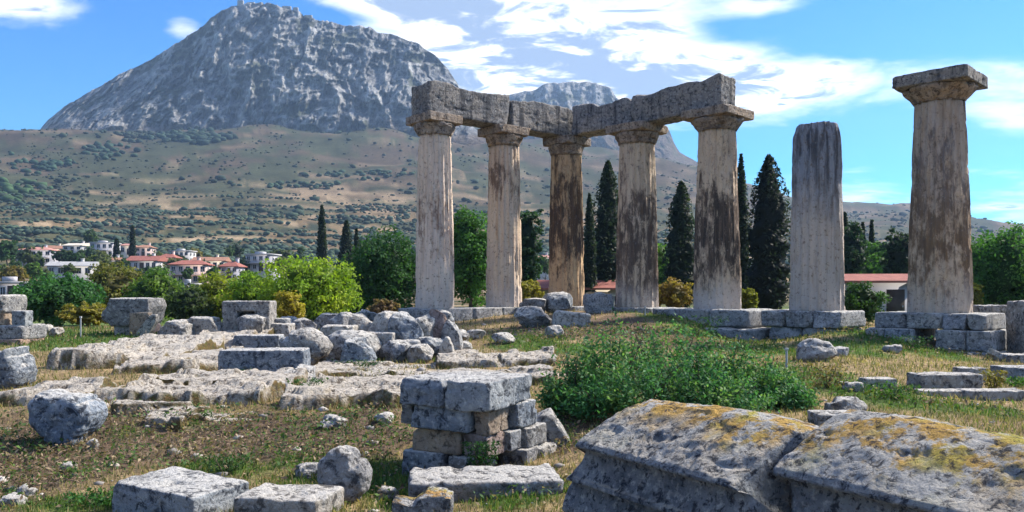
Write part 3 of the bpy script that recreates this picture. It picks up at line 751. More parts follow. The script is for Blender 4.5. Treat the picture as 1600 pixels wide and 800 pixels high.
architrave(0, 1, .62, -.006, 1.26, 'streaked grey architrave block across the two leftmost columns', 121, ha=.93, hb=.97)
architrave(1, 2, -.006, .42, 1.26, 'dark streaked architrave block ending at the inner corner over the brown column', 122, ha=.97, hb=1.0)
architrave(2, 3, -.62, -.006, 1.22, 'architrave block between the inner corner and the fourth column', 123, ha=.98, hb=.94)
architrave(3, 4, -.006, .40, 1.18, 'architrave block with a broken top, ending over the black-stained column', 124, ha=.97, hb=1.0)

# stepped bases: courses of squared blocks, laid along the run of the columns
def base(label, cx, cy, yaw, courses, seed, group='stepped bases under the columns', mat=BASE, name='stepped_base', rnd=.12, cuts=3, rough=.06):
    """courses: list of (x0, x1, depth, z_top, height, [joint positions 0..1])"""
    root = empty(name, (cx, cy, STY), yaw); tag(root, label, 'stone base', group)
    k = 0
    for (x0, x1, dp, yo, zt, hh, joints) in courses:
        js = [0] + list(joints) + [1]
        for a, b in zip(js[:-1], js[1:]):
            xa, xb = x0 + (x1 - x0) * a + .008, x0 + (x1 - x0) * b - .008
            me = stone_mesh('block', xb - xa, dp, hh, seed + k, rnd=rnd, cuts=cuts, cutdepth=.12, rough=rough, n=14)
            o = link('block', me, mat, root, ((xa + xb) / 2, yo + ((seed + k) % 3 - 1) * .02, zt - hh)); k += 1
    return root
# each base's local x runs along the row of columns
base('long pale stylobate wall under the two leftmost columns', -1.6, 31.95, math.atan2(2.25, 2.63), [(-2.9, 2.1, 1.7, -.05, -.004, .55, (.22, .47, .75)), (-2.7, 2.2, 2.0, -.1, -.556, .5, (.3, .62))], 400)
base('single worn slab under the brown corner column', 2.35, 35.2, RIGHT_YAW, [(-1.2, 1.2, 1.9, 0, -.004, .5, (.5,))], 415)
base('half buried slab under the grey fourth column', 5.0, 32.5, RIGHT_YAW, [(-1.3, 1.3, 2.0, 0, -.004, .5, (.45,))], 420)
base('two worn steps under the black-stained column, the lower one jutting right', 7.52, 29.8, RIGHT_YAW, [(-2.1, 1.95, 2.2, -.2, -.004, .62, (.3, .62)), (-.3, 2.3, 2.3, -.55, -.63, .5, (.42,))], 430, rnd=.35, cuts=6, rough=.13)
base('rough block course under the broken column', 10.2, 27.2, RIGHT_YAW, [(-1.5, 1.22, 2.2, .05, -.004, .55, (.3, .66)), (-1.3, 1.1, 2.0, .05, -.56, .6, (.5,))], 445, rnd=.3, cuts=6, rough=.13)
base('three high courses of squared blocks under the tallest column', 12.97, 24.65, RIGHT_YAW, [(-1.5, 1.55, 2.1, -.1, -.004, .46, (.30, .62, .84)), (-1.75, -.32, 2.3, -.15, -.474, .58, (.42,)), (.25, 1.75, 2.3, -.15, -.474, .58, (.55,)), (-.2, 1.9, 2.4, -.2, -1.06, .6, (.5,)), (.6, 2.2, 2.5, -.25, -1.67, .5, ())], 460)
# ------------------------------------------------------------------ fallen cornice in the foreground: two blocks with mouldings, split by a crack
CL = np.array([.533, -.846]); CN = np.array([-.846, -.533]); CO = np.array([.40, 5.5])
PROF = [(-1.25, .55), (-1.28, 1.10), (-1.05, 1.30), (-.80, 1.405), (-.56, 1.445), (-.47, 1.43), (-.36, 1.375), (-.22, 1.295), (-.10, 1.225), (-.015, 1.185), (.004, 1.165), (-.004, 1.15), (-.075, 1.13), (-.085, 1.11), (-.065, 1.02), (-.03, .945), (-.012, .93),
        (-.012, .905), (-.09, .885), (-.10, .86), (-.08, .78), (-.05, .70), (-.05, .66), (-.12, .64), (-.12, .45), (-.14, .28), (-.6, .2), (-1.2, .25)]
def cornice(label, s0, s1, seed, end0, end1, dz=0., shift=0.):
    pr = np.array(PROF); seg = np.linalg.norm(np.diff(np.vstack([pr, pr[:1]]), axis=0), axis=1); cum = np.concatenate([[0], np.cumsum(seg)])
    keyt = np.linspace(0, cum[-1], 250, endpoint=False)
    t_ = np.sort(np.unique(np.concatenate([keyt, cum[:-1]])))
    a = np.interp(t_, cum, np.append(pr[:, 0], pr[0, 0])); b = np.interp(t_, cum, np.append(pr[:, 1], pr[0, 1])); n = len(t_)
    ns = 150; S, A_ = np.meshgrid(np.linspace(0, 1, ns), a, indexing='ij'); _, B_ = np.meshgrid(np.linspace(0, 1, ns), b, indexing='ij')
    e0 = end0(A_, B_); e1 = end1(A_, B_)
    SS = (s0 + e0) + (s1 + e1 - s0 - e0) * S
    ends = np.minimum(S, 1 - S) * (s1 - s0)
    q = xyz(SS, A_, B_) + seed
    top = sstep(B_, 1.15, 1.24)
    inn = sstep(ends, .025, .0) * .02
    ca, cb = -.45, .85
    rough = fbm(q * 2.2, 4, seed) * .007 * (.3 + top) + (ridged(q * 4.5, 4, seed + 2) - .4) * .007 * (.4 + top) + fbm(q * 19, 3, seed + 4) * .008 + fbm(q * 45, 2, seed + 14) * .004 - sstep(ridged(q * 2.4 + 3, 2, seed + 31), .9, .98) * .012
    rough = rough - np.maximum(fbm(q * 11, 3, seed + 6) - .25, 0) * .032 * (.4 + top) - inn
    rr = np.hypot(A_ - ca, B_ - cb) + 1e-6
    A2 = A_ + (A_ - ca) / rr * rough; B2 = B_ + (B_ - cb) / rr * rough * .9 + dz
    B2 = B2 + fbm(xyz(SS * 1.1, A_ * 0, 0) + seed, 3, seed + 8) * .06 * top
    A2 = A2 + shift
    X = CO[0] + CL[0] * SS + CN[0] * A2; Y = CO[1] + CL[1] * SS + CN[1] * A2
    v = xyz(X, Y, B2); idx = np.arange(ns * n).reshape(ns, n); nx = np.roll(idx, -1, 1)
    f = np.stack([idx[:-1], idx[1:], nx[1:], nx[:-1]], -1).reshape(-1, 4)
    vv = [v.reshape(-1, 3)]; ff = [f]; k = ns * n
    for row, flip in ((0, False), (ns - 1, True)):      # closed ends: rings shrinking to the middle
        c = v[row].mean(0); prev = idx[row]
        for g_ in (.85, .6, .3, .05):
            ring = c + (v[row] - c) * g_
            ring = ring + (np.array([CL[0], CL[1], 0]) * (fbm(ring * 4 + seed, 4, seed + 11) * .07)[:, None])
            vv.append(ring); cur = np.arange(k, k + n); k += n
            q4 = np.stack([prev, np.roll(prev, -1), np.roll(cur, -1), cur], -1)
            ff.append(q4 if not flip else q4[:, ::-1]); prev = cur
    V = np.concatenate(vv); org = np.array([*(CO + CL * (s0 + s1) / 2 - .5 * CN * -1 * -1), 0]); org[2] = .3
    V = V - org
    o = link('cornice_block', mesh_np('cornice_block', V, np.concatenate(ff), smooth=False), CORN, None, org)
    return tag(o, label, 'cornice block', 'fallen cornice blocks')
crack = lambda A, B: .02 + .10 * np.sin((B - .6) * 5.) - .26 * sstep(B, 1.02, 1.38) * 0 + .16 * sstep(A, .0, -.55) + fbm(xyz(A * 3, B * 3, 0) + 5, 3, 77) * .06
left_end = lambda A, B: .10 * sstep(B, 1.2, 1.45) - .24 * sstep(B, 1.14, .72) + fbm(xyz(A * 2.5, B * 2.5, 0) + 9, 3, 78) * .09
flat_end = lambda A, B: 0 * A
cornice('fallen moulded cornice block with orange lichen, its broken end beside the green bush', 0, 1.40, 501, left_end, crack)
cornice('fallen cornice block with mustard lichen, cut off by the lower right corner', 1.475, 3.6, 502, lambda A, B: crack(A, B), flat_end, dz=.07, shift=-.2)

# ------------------------------------------------------------------ small masonry pier of rough courses
pg = G(752, 752); PR = empty('masonry_pier', (pg[0], pg[1] + .02, pg[2] - .02)); tag(PR, 'small ruined pier of rough stone courses with a gap at its foot', 'masonry pier')
ud, vd = np.array([-.88, .47]), np.array([.55, .835])
def pier_stone(u0, u1, v0, v1, z0, z1, mat, seed, **kw):
    """a stone spanning u0..u1 along the left face and v0..v1 along the right face"""
    w, tq = u1 - u0, v1 - v0; c = ud * (u0 + u1) / 2 + vd * (v0 + v1) / 2
    me = stone_mesh('stone', w, tq, z1 - z0, seed, rnd=kw.pop('rnd', .16), cuts=kw.pop('cuts', 4), cutdepth=.12, rough=.08, n=16)
    o = link('stone', me, mat, PR, (c[0], c[1], z0), math.atan2(-ud[1], -ud[0])); return o
for a in [
    # top course
    (.50, 1.10, -.06, .72, .80, 1.11, BLUE, 601), (-.10, .48, -.05, .60, .78, 1.12, BLUE, 602), (.0, .60, .62, 1.12, .80, 1.11, BLUE, 603), (.62, 1.08, .74, 1.12, .82, 1.10, GREY, 640),
    # second course
    (.20, .98, .0, .42, .53, .80, BLUE, 604), (.99, 1.16, .05, .5, .56, .79, GREY, 605), (-.02, .18, .10, .40, .50, .78, TAN, 606), (-.0, .36, .70, 1.22, .48, .79, BLUE, 607), (.05, .30, .45, .66, .50, .76, TAN, 608), (.4, 1.1, .5, 1.1, .50, .80, GREY, 609),
    # third course
    (.36, 1.02, .08, .60, .25, .53, TAN, 610), (.02, .33, .10, .55, .24, .51, RUST, 611), (-.02, .42, .55, .82, .25, .48, GREY, 612), (-.06, .40, .84, 1.34, .24, .49, GREY, 613), (.45, 1.0, .65, 1.2, .22, .50, GREY, 614),
    # foot
    (.56, 1.12, .02, .50, -.10, .26, BLUE, 615), (.10, .50, .05, .50, -.10, .25, GREY, 616), (-.12, .30, .72, 1.02, -.10, .25, GREY, 617), (-.14, .32, 1.04, 1.46, -.10, .24, GREY, 618), (.45, 1.0, .6, 1.3, -.1, .24, GREY, 619)]:
    pier_stone(*a)
# ------------------------------------------------------------------ loose stones and fallen blocks, each a thing of its own
def S(name, label, mat, px0, py0, px1, py1, thick, seed, group=None, cat=None, **kw):
    cat = cat or {'stone_block': 'stone block', 'boulder': 'boulder', 'stone_slab': 'stone slab', 'rock': 'rock', 'rock_ledge': 'rock ledge'}[name]
    return put_stone(name, label, cat, group, mat, px0, py0, px1, py1, thick, seed, **kw)
RB = dict(rnd=.5, cuts=13, cutdepth=.30, rough=.17, boulder=.6, n=26)      # rough broken rock
BB = dict(rnd=.8, cuts=10, cutdepth=.22, rough=.14, boulder=.8, n=28)        # rounded boulder
SQ = dict(rnd=.14, cuts=3, cutdepth=.10, rough=.06, n=24)                   # squared block
SL = dict(rnd=.25, cuts=4, cutdepth=.10, rough=.10, n=26)                   # slab
FG = 'stones lying in the foreground'; MG = 'fallen stones heaped across the middle ground'; LG = 'low ruined stones at the left edge'
# --- foreground
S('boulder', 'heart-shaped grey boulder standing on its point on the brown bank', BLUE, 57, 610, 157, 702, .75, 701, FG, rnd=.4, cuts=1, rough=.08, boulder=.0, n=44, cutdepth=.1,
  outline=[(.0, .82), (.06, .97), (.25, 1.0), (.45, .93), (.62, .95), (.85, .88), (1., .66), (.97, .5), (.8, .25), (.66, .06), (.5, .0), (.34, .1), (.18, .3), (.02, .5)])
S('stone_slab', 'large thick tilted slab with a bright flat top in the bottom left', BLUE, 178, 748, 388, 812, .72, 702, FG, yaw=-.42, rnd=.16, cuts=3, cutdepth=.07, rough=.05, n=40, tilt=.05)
S('stone_slab', 'low pale slab half buried at the bottom edge beside the tilted slab', PALE, 372, 766, 535, 815, .7, 703, FG, yaw=-.2, **{**SL, 'n': 34})
S('boulder', 'round grey boulder with a cream crown near the bottom edge', GREY, 497, 697, 581, 788, .8, 704, FG, rnd=.6, cuts=4, rough=.07, boulder=.45, n=40, cutdepth=.14,
  outline=[(.02, .45), (.0, .75), (.1, .93), (.4, 1.0), (.68, .97), (.9, .8), (1., .55), (.98, .28), (.85, .08), (.6, .0), (.3, .05), (.12, .2)])
S('rock', 'small bluish rock tucked against the left side of the round boulder', GREY, 462, 729, 500, 748, .8, 705, FG, **RB)
S('rock', 'small cracked rock with a yellow lichen face at the bottom edge', LICH, 616, 766, 709, 812, .6, 706, FG, rnd=.3, cuts=5, rough=.12, n=34, outline=[(0, .3), (.0, .85), (.12, .95), (.28, .62), (.36, .68), (.55, 1.0), (.85, .98), (1., .85), (.98, .2), (.6, 0), (.2, 0)])
S('stone_slab', 'long thin footing slab in front of the masonry pier', GREY, 628, 738, 885, 782, .5, 707, FG, yaw=.12, rnd=.3, cuts=4, cutdepth=.1, rough=.12, n=36, sink=.12)
S('rock', 'pointed grey rock between the masonry pier and the green bush', GREY, 818, 640, 891, 703, .85, 708, FG, rnd=.3, cuts=5, rough=.09, n=34, outline=[(0, .35), (.1, .75), (.42, .95), (.6, 1.0), (.78, .68), (1., .3), (.85, .05), (.5, 0), (.12, .1)])
S('rock', 'little pale stone on the grass between the boulder and the cracked rock', GREY, 590, 765, 618, 782, .9, 709, FG, **RB)
S('rock', 'white pebble-like stone on the brown bank below the heart-shaped boulder', PALE, 97, 729, 119, 739, .9, 710, FG, **RB)
S('rock', 'flat pale stone at the lower left on the brown bank', PALE, 28, 765, 54, 776, .9, 711, FG, **RB)
S('rock', 'pale flat stone near the bottom left corner', PALE, 5, 778, 36, 792, .9, 712, FG, **RB)
S('rock', 'little stone right beside the foot of the heart-shaped boulder', PALE, 137, 689, 152, 704, .9, 713, FG, **RB)
S('rock', 'grey stone on the bank edge above the round boulder', GREY, 505, 652, 540, 672, .9, 714, FG, **RB)
S('rock', 'pale stone on the bank beside the upper left of the masonry pier', PALE, 585, 648, 612, 664, .9, 715, FG, **RB)
# --- left edge
S('boulder', 'large light blue-grey boulder with a pointed crest cut by the left edge', BLUE, -34, 540, 48, 609, .9, 720, LG, rnd=.4, cuts=4, rough=.1, boulder=.2, n=36, outline=[(0, .1), (0, .7), (.35, .82), (.7, .98), (.82, 1.0), (.9, .8), (1., .4), (.96, .1), (.8, 0), (.1, 0)])
d0 = G(10, 540)[1]
S('stone_block', 'reddish footing block at the bottom of the stack on the left edge', RUST, -40, 528, 55, 542, .8, 721, LG, d=d0, **SQ)
S('stone_block', 'dark grey rounded block second from the bottom of the left edge stack', GREY, -40, 507, 58, 529, .7, 722, LG, d=d0 + .1, **{**SQ, 'rnd': .4})
S('stone_block', 'tan block under the rough cap of the left edge stack', TAN, -30, 486, 23, 508, 1., 723, LG, d=d0 + .2, **SQ)
S('stone_block', 'small square grey block beside the tan block of the left edge stack', BLUE, 24, 485, 46, 508, 1., 724, LG, d=d0 + .2, **SQ)
S('stone_block', 'rough pinkish-grey cap block on top of the left edge stack', GREY, -36, 461, 27, 487, 1., 725, LG, d=d0 + .15, **{**SQ, 'rnd': .4, 'rough': .1})
S('rock', 'small pinkish stone right of the left edge stack in front of the pine', PALE, 62, 511, 80, 526, .9, 726, LG, **RB)
S('rock', 'little grey stone in the grass between the left edge stack and the yellow bush', GREY, 80, 514, 96, 526, .9, 727, LG, **RB)
# --- mushroom shaped ruin
dm = G(210, 527)[1] + .5
S('stone_block', 'wide grey lintel block capping the ruin behind the slanted slab', GREY, 171, 465, 250, 507, .8, 730, MG, d=dm, rnd=.14, cuts=2, rough=.05, n=36, outline=[(.0, .25), (.02, .5), (.1, .62), (.17, .98), (.3, 1.0), (.97, .99), (1., .7), (.95, .45), (.9, .05), (.5, .0), (.2, .0)])
S('stone_block', 'tan niche stone under the grey lintel block', TAN, 205, 488, 236, 506, .5, 731, MG, down=True, d=dm - .12, **SQ)
S('stone_block', 'dark supporting stone under the grey lintel block', GREY, 184, 505, 216, 528, 1., 732, MG, d=dm + .1, **{**SQ, 'rnd': .3})
S('stone_block', 'brownish supporting stone hidden behind the slanted slab', RUST, 215, 505, 246, 528, 1., 733, MG, d=dm + .15, **SQ)
S('stone_slab', 'narrow pale slab leaning diagonally against the ruined lintel', PALE, 206, 490, 247, 531, .35, 734, MG, rnd=.2, cuts=2, rough=.07, n=26, d=dm - .5, outline=[(0, 0), (.05, .12), (.75, .95), (1., 1.), (1., .75), (.55, .0)])
S('rock', 'rough grey rock to the right of the slanted slab', GREY, 246, 499, 301, 534, .8, 735, MG, **{**RB, 'boulder': .2}, outline=[(0, .1), (.12, .6), (.35, .95), (.75, 1.), (.97, .85), (1, .1), (.5, 0)])
S('rock', 'pale-topped wedge rock left of the block with a square recess', GREY, 296, 495, 352, 530, .8, 736, MG, rnd=.25, cuts=3, rough=.1, n=28, outline=[(0, .05), (.02, .9), (.15, 1.), (.72, .98), (.95, .4), (1., .25), (.8, .05), (.4, 0)])
# --- block with a square recess (the recess is a darker pocket cut into the face)
dn = G(390, 530)[1] + .6
def niche(p):
    fr = p[:, 1] < -.2
    k = (np.abs(p[:, 0] - .02) < .27) & (p[:, 2] > -.16) & (p[:, 2] < .30) & fr
    p[k, 1] += .40
    return p
S('stone_block', 'upright square grey block with a rectangular recess in its face', GREY, 353, 470, 427, 530, .6, 740, MG, d=dn, rnd=.12, cuts=2, cutdepth=.08, rough=.04, n=46, warp=niche)
S('rock', 'broken dark rock leaning in front of the block with the recess', GREY, 371, 500, 413, 527, .7, 741, MG, d=dn - .5, **RB)
S('stone_block', 'long low grey block in front of the block with the recess', BLUE, 367, 523, 442, 548, .5, 742, MG, **SQ)
S('stone_block', 'flat pale block stacked behind the round mottled boulder', PALE, 418, 505, 458, 527, .8, 743, MG, **SQ)
S('stone_block', 'thin bluish slab behind the flat pale block', GREY, 420, 497, 452, 509, .8, 744, MG, down=True, d=dn + .6, **SQ)
S('stone_block', 'large flat-topped pale block lying across the ledge at centre left', BLUE, 347, 545, 483, 589, .5, 745, MG, yaw=.08, rnd=.1, cuts=3, cutdepth=.06, rough=.05, n=36)
S('boulder', 'round mottled grey boulder behind the flat-topped pale block', GREY, 437, 513, 519, 575, .8, 746, MG, rnd=.5, cuts=6, rough=.08, boulder=.5, n=34, outline=[(.05, .4), (.0, .7), (.2, .95), (.55, 1.), (.9, .9), (1., .55), (.9, .3), (.65, .02), (.45, 0), (.2, .25)])
S('stone_block', 'long low wall block at the back of the rubble heap', GREY, 488, 489, 575, 517, .4, 747, MG, rnd=.2, cuts=4, rough=.1, n=28, outline=[(0, 0), (.06, .6), (.2, .98), (.9, .95), (1., .6), (1., 0)])
S('rock', 'small grey rock between the round mottled boulder and the low wall block', GREY, 460, 503, 492, 520, .8, 748, MG, **RB)
dq = G(530, 566)[1]
S('boulder', 'pitted dark boulder with shadow under it in the rubble heap', GREY, 512, 527, 586, 572, .8, 749, MG, d=dq - .2, **BB)
S('stone_slab', 'flat pale slab lying on top of the pitted dark boulder', PALE, 504, 508, 557, 533, .9, 750, MG, down=True, d=dq + .7, **SQ)
S('stone_block', 'smooth squared light-grey block in the middle of the rubble heap', PALE, 568, 519, 618, 561, .8, 751, MG, d=dq + .5, **SQ)
S('rock', 'upright white rock on top of the rubble heap', PALE, 579, 489, 617, 523, .8, 752, MG, down=True, d=dq + 1.1, **RB)
S('rock', 'grey rock filling the back of the heap left of the upright white rock', GREY, 548, 501, 584, 529, .8, 753, MG, down=True, d=dq + 1.3, **RB)
S('rock', 'bluish rock perched on the squarish stone of the rubble heap', BLUE, 613, 499, 657, 537, .9, 754, MG, down=True, d=dq + .75, **RB)
S('stone_block', 'squarish cracked stone under the perched bluish rock', GREY, 616, 531, 659, 566, .9, 755, MG, d=dq + .4, **{**SQ, 'rnd': .3, 'rough': .12})
S('rock', 'bright white rock at the back right of the rubble heap', PALE, 650, 494, 680, 535, .8, 756, MG, down=True, d=dq + 1.2, **RB)
S('rock', 'reddish rock beside the bright white rock', RUST, 672, 494, 697, 538, .8, 757, MG, down=True, d=dq + 1.3, **RB)
S('rock', 'small leaning grey rock at the right foot of the heap', BLUE, 657, 531, 692, 560, .8, 758, MG, d=dq + .6, **RB)
S('rock', 'small upright tooth-shaped rock at the right foot of the heap', PALE, 684, 524, 711, 560, .8, 759, MG, d=dq + .45, rnd=.4, cuts=5, rough=.1, n=24, outline=[(0, 0), (.1, .5), (.4, .95), (.6, 1.), (.9, .6), (1., 0)])
S('rock', 'dark mossy rock ending the heap on the right', GREY, 690, 508, 720, 548, .8, 760, MG, down=True, d=dq + 1.0, **RB)
S('rock', 'low grey rock filling the gap between the slab and the squared block', GREY, 545, 520, 574, 548, .9, 761, MG, down=True, d=dq + .75, **RB)
for i, (a, b, c, e, m_, lab) in enumerate([(430, 500, 466, 518, GREY, 'small grey rock right behind the flat pale block of the heap'), (470, 526, 512, 545, BLUE, 'bluish rock showing behind the round mottled boulder'), (596, 540, 640, 566, GREY, 'grey rock at the front of the heap before the squared block'),
     (640, 545, 676, 568, PALE, 'pale angular rock at the front right of the heap'), (705, 538, 735, 556, GREY, 'low grey rock just beyond the right end of the heap'), (556, 488, 590, 508, GREY, 'small rock behind the upright white rock'), (628, 486, 660, 506, BLUE, 'bluish rock at the very back of the heap'), (706, 520, 734, 536, PALE, 'pale rock on the turf by the dark mossy rock'), (498, 548, 522, 568, GREY, 'small rock wedged left of the pitted dark boulder')]):
    S('rock', lab, m_, a, b, c, e, .9, 830 + i, MG, **RB)
for i, (a, b, c, e, m_, lab) in enumerate([(520, 498, 556, 530, GREY, 'grey angular rock at the back between the low wall block and the flat slab'), (536, 538, 580, 574, BLUE, 'large bluish rock right of the pitted dark boulder'), (590, 500, 630, 540, PALE, 'large pale rock in the middle of the heap above the squared block'), (640, 512, 684, 556, BLUE, 'large blue-grey rock near the right end of the heap'), (668, 500, 704, 540, GREY, 'grey rock behind the tooth-shaped rock')]):
    S('rock', lab, m_, a, b, c, e, .9, 850 + i, MG, **RB)
# --- stones at the columns' feet
CG = 'stones at the feet of the columns'
S('rock', 'domed blue-grey rock at the foot of the brown column', BLUE, 852, 464, 890, 487, .8, 770, CG, d=32.2, **BB)
S('rock', 'dark low rock left of the domed rock by the brown column', GREY, 815, 471, 854, 488, .8, 771, CG, d=31.8, **RB)
S('rock', 'grey rock on the mound left of the flat tilted slab', GREY, 810, 486, 858, 512, .7, 772, CG, **RB)
S('stone_slab', 'flat pale slab tilted on the mound below the brown column', PALE, 862, 487, 921, 511, .7, 773, CG, rnd=.3, cuts=4, rough=.1, n=24, tilt=.1)
S('rock', 'small white stone on the mound below the flat tilted slab', PALE, 855, 513, 880, 529, .8, 774, CG, **RB)
S('boulder', 'blue-grey boulder with a yellow-white cap between the brown and grey columns', LICH, 912, 456, 958, 489, .8, 775, CG, d=31.5, rnd=.4, cuts=4, rough=.1, n=26, boulder=.2)
S('rock', 'small pale stones lump on the earth right of the rubble heap', PALE, 730, 518, 757, 531, .8, 776, CG, **RB)
S('rock', 'little dark stone on the turf right of the rubble heap', GREY, 772, 524, 800, 538, .8, 777, CG, **RB)
S('boulder', 'isolated round white boulder in the grass below the broken column', PALE, 1249, 538, 1297, 566, .8, 778, CG, **BB)
S('rock', 'small grey stone behind the isolated white boulder', GREY, 1296, 545, 1325, 557, .8, 779, CG, **RB)
S('rock', 'small pale stone in the grass in front of the tallest column', GREY, 1380, 541, 1408, 552, .8, 780, CG, **RB)
# --- right slope
RG = 'low stones on the right slope'
S('stone_block', 'long low squared block on the right slope with a pale top edge', GREY, 1424, 583, 1527, 613, .45, 785, RG, yaw=.06, **SQ)
S('stone_block', 'grey block behind the long low squared block', GREY, 1494, 574, 1536, 596, .6, 786, RG, **SQ)
S('stone_slab', 'broken flat paving slab below the long low block', PALE, 1500, 608, 1592, 626, .4, 787, RG, **SL)
S('stone_slab', 'thin flat slab left of the broken paving slab', PALE, 1432, 609, 1512, 620, .4, 788, RG, **SL)
S('stone_slab', 'flat pale stone in the green tuft at the middle of the slope', PALE, 1346, 590, 1396, 609, .6, 789, RG, **SL)
S('rock', 'small white stone left of the flat pale stone on the slope', PALE, 1318, 600, 1346, 613, .7, 790, RG, **RB)
S('stone_slab', 'half buried flat slab just above the fallen cornice', PALE, 1268, 644, 1356, 668, .6, 791, RG, **SL)
S('rock', 'grey stone between the half buried slab and the bush', GREY, 1290, 626, 1345, 648, .6, 792, RG, **RB)
S('stone_block', 'tall upright block cut off by the right edge', GREY, 1585, 470, 1640, 548, .9, 793, RG, down=True, d=22.6, **SQ)
S('stone_block', 'dark squared block at the right edge below the upright block', GREY, 1567, 553, 1640, 575, .5, 794, RG, d=21.3, **SQ)
S('stone_block', 'bluish squared block at the right edge in front of the dark block', BLUE, 1558, 572, 1645, 596, .5, 795, RG, **SQ)
S('stone_slab', 'bright white slab leaning beside the steps of the tallest column', PALE, 1544, 544, 1570, 566, .5, 796, RG, d=21.6, rnd=.2, cuts=2, rough=.05, n=20, outline=[(0, .6), (.1, 1.), (1., .55), (1., 0), (.45, 0), (.4, .45)])
# --- bedrock ledges crossing the middle ground: low strata following the terrain
BL = 'pale bedrock ledges of the middle ground'
def ledge(label, px0, py0, px1, py1, hf, seed, slant=0., mat=None, nx=130, ny=56):
    """a low shelf of rock between photo rows py1 (front foot) and py0 (back), hf metres high at its front"""
    a, b = G((px0 + px1) / 2, py1), G((px0 + px1) / 2, py0)
    y0, y1 = a[1], max(b[1], a[1] + .6); x0, x1 = (px0 - 800) * (y0 + .3) / F, (px1 - 800) * (y0 + .3) / F
    cx, cy = (x0 + x1) / 2, (y0 + y1) / 2
    U, V = np.meshgrid(np.linspace(-1, 1, nx), np.linspace(-1, 1, ny), indexing='ij')
    X = cx + U * (x1 - x0) / 2; Y = cy + V * (y1 - y0) / 2 + slant * U * (x1 - x0) / 2
    wob = fbm(xyz(X * .9, Y * .9, 0) + seed, 4, seed)
    e = np.minimum((1 - np.abs(U)) * (x1 - x0) / 2, (1 - np.abs(V)) * (y1 - y0) / 2) + wob * .28 - .08      # metres inside the ragged outline
    Y = Y + fbm(xyz(X * 1.3, 0, 0) + seed * 2, 3, seed + 1) * .16 * (V < 0)
    k = sstep(e, .0, .09)
    st = fbm(xyz(X * .55, Y * 1.5, 0) + seed * 1.3, 4, seed + 2) * 3.2 + .5
    fl = np.floor(st); step = (fl + sstep(st - fl, .78, 1.0)) * .085          # split strata with sharp lips
    ck = sstep(ridged(xyz(X * .8, Y * 1.5, 0) + fbm(xyz(X, Y, 0) * 2, 3, seed + 8)[..., None] * .35 + seed, 2, seed + 9), .84, .95)   # cracks
    Z = H(X, Y) - .22 + k * (.20 + hf * .85 + np.clip(step, -.2, .25) - ck * .12)
    Z = Z + k * ((ridged(xyz(X * 3.2, Y * 6.4, 0) + seed, 3, seed + 4) - .45) * .022 + fbm(xyz(X * 9, Y * 14, 0), 3, seed + 6) * .014)
    org = np.array([cx, cy, float(H(cx, cy))]); i_ = np.arange(nx * ny).reshape(nx, ny)
    f = np.stack([i_[:-1, :-1], i_[1:, :-1], i_[1:, 1:], i_[:-1, 1:]], -1).reshape(-1, 4)
    o = link('rock_ledge', mesh_np('rock_ledge', xyz(X, Y, Z).reshape(-1, 3) - org, f), mat or LED, None, org)
    return tag(o, label, 'rock ledge', BL)
ledge('sloping grey bedrock bank right of the pointed left edge boulder', 62, 545, 262, 577, .40, 801, .10)
ledge('low brown-stained ledge rising towards the flat-topped block', 175, 560, 352, 584, .26, 802, .22)
ledge('broad pale ledge behind the heart-shaped boulder', -60, 606, 120, 638, .2, 803)
ledge('long pale ledge with a brown mossy edge in front of the flat-topped block', 130, 590, 440, 637, .30, 804)
ledge('rounded grey lump at the right end of the mossy ledge', 400, 588, 470, 618, .26, 805, mat=GREY)
ledge('pale ledge crossing in front of the pitted dark boulder', 480, 572, 700, 590, .07, 806, .04)
ledge('thin ochre-edged ledge right of the rubble heap', 670, 556, 880, 576, .12, 807)
ledge('wide crumbling pale ledge left of the masonry pier', 430, 604, 650, 641, .28, 808, .05)
ledge('low pale ledge hidden partly behind the masonry pier', 640, 584, 880, 606, .15, 809)
ledge('flat worn ledge at the top of the brown bank', 150, 642, 480, 661, .14, 810)
ledge('small ledge of pale rock under the rough grey rocks', 240, 524, 370, 550, .22, 811)
ledge('grey outcrop on the bank right of the heart-shaped boulder', 200, 652, 300, 678, .16, 812)
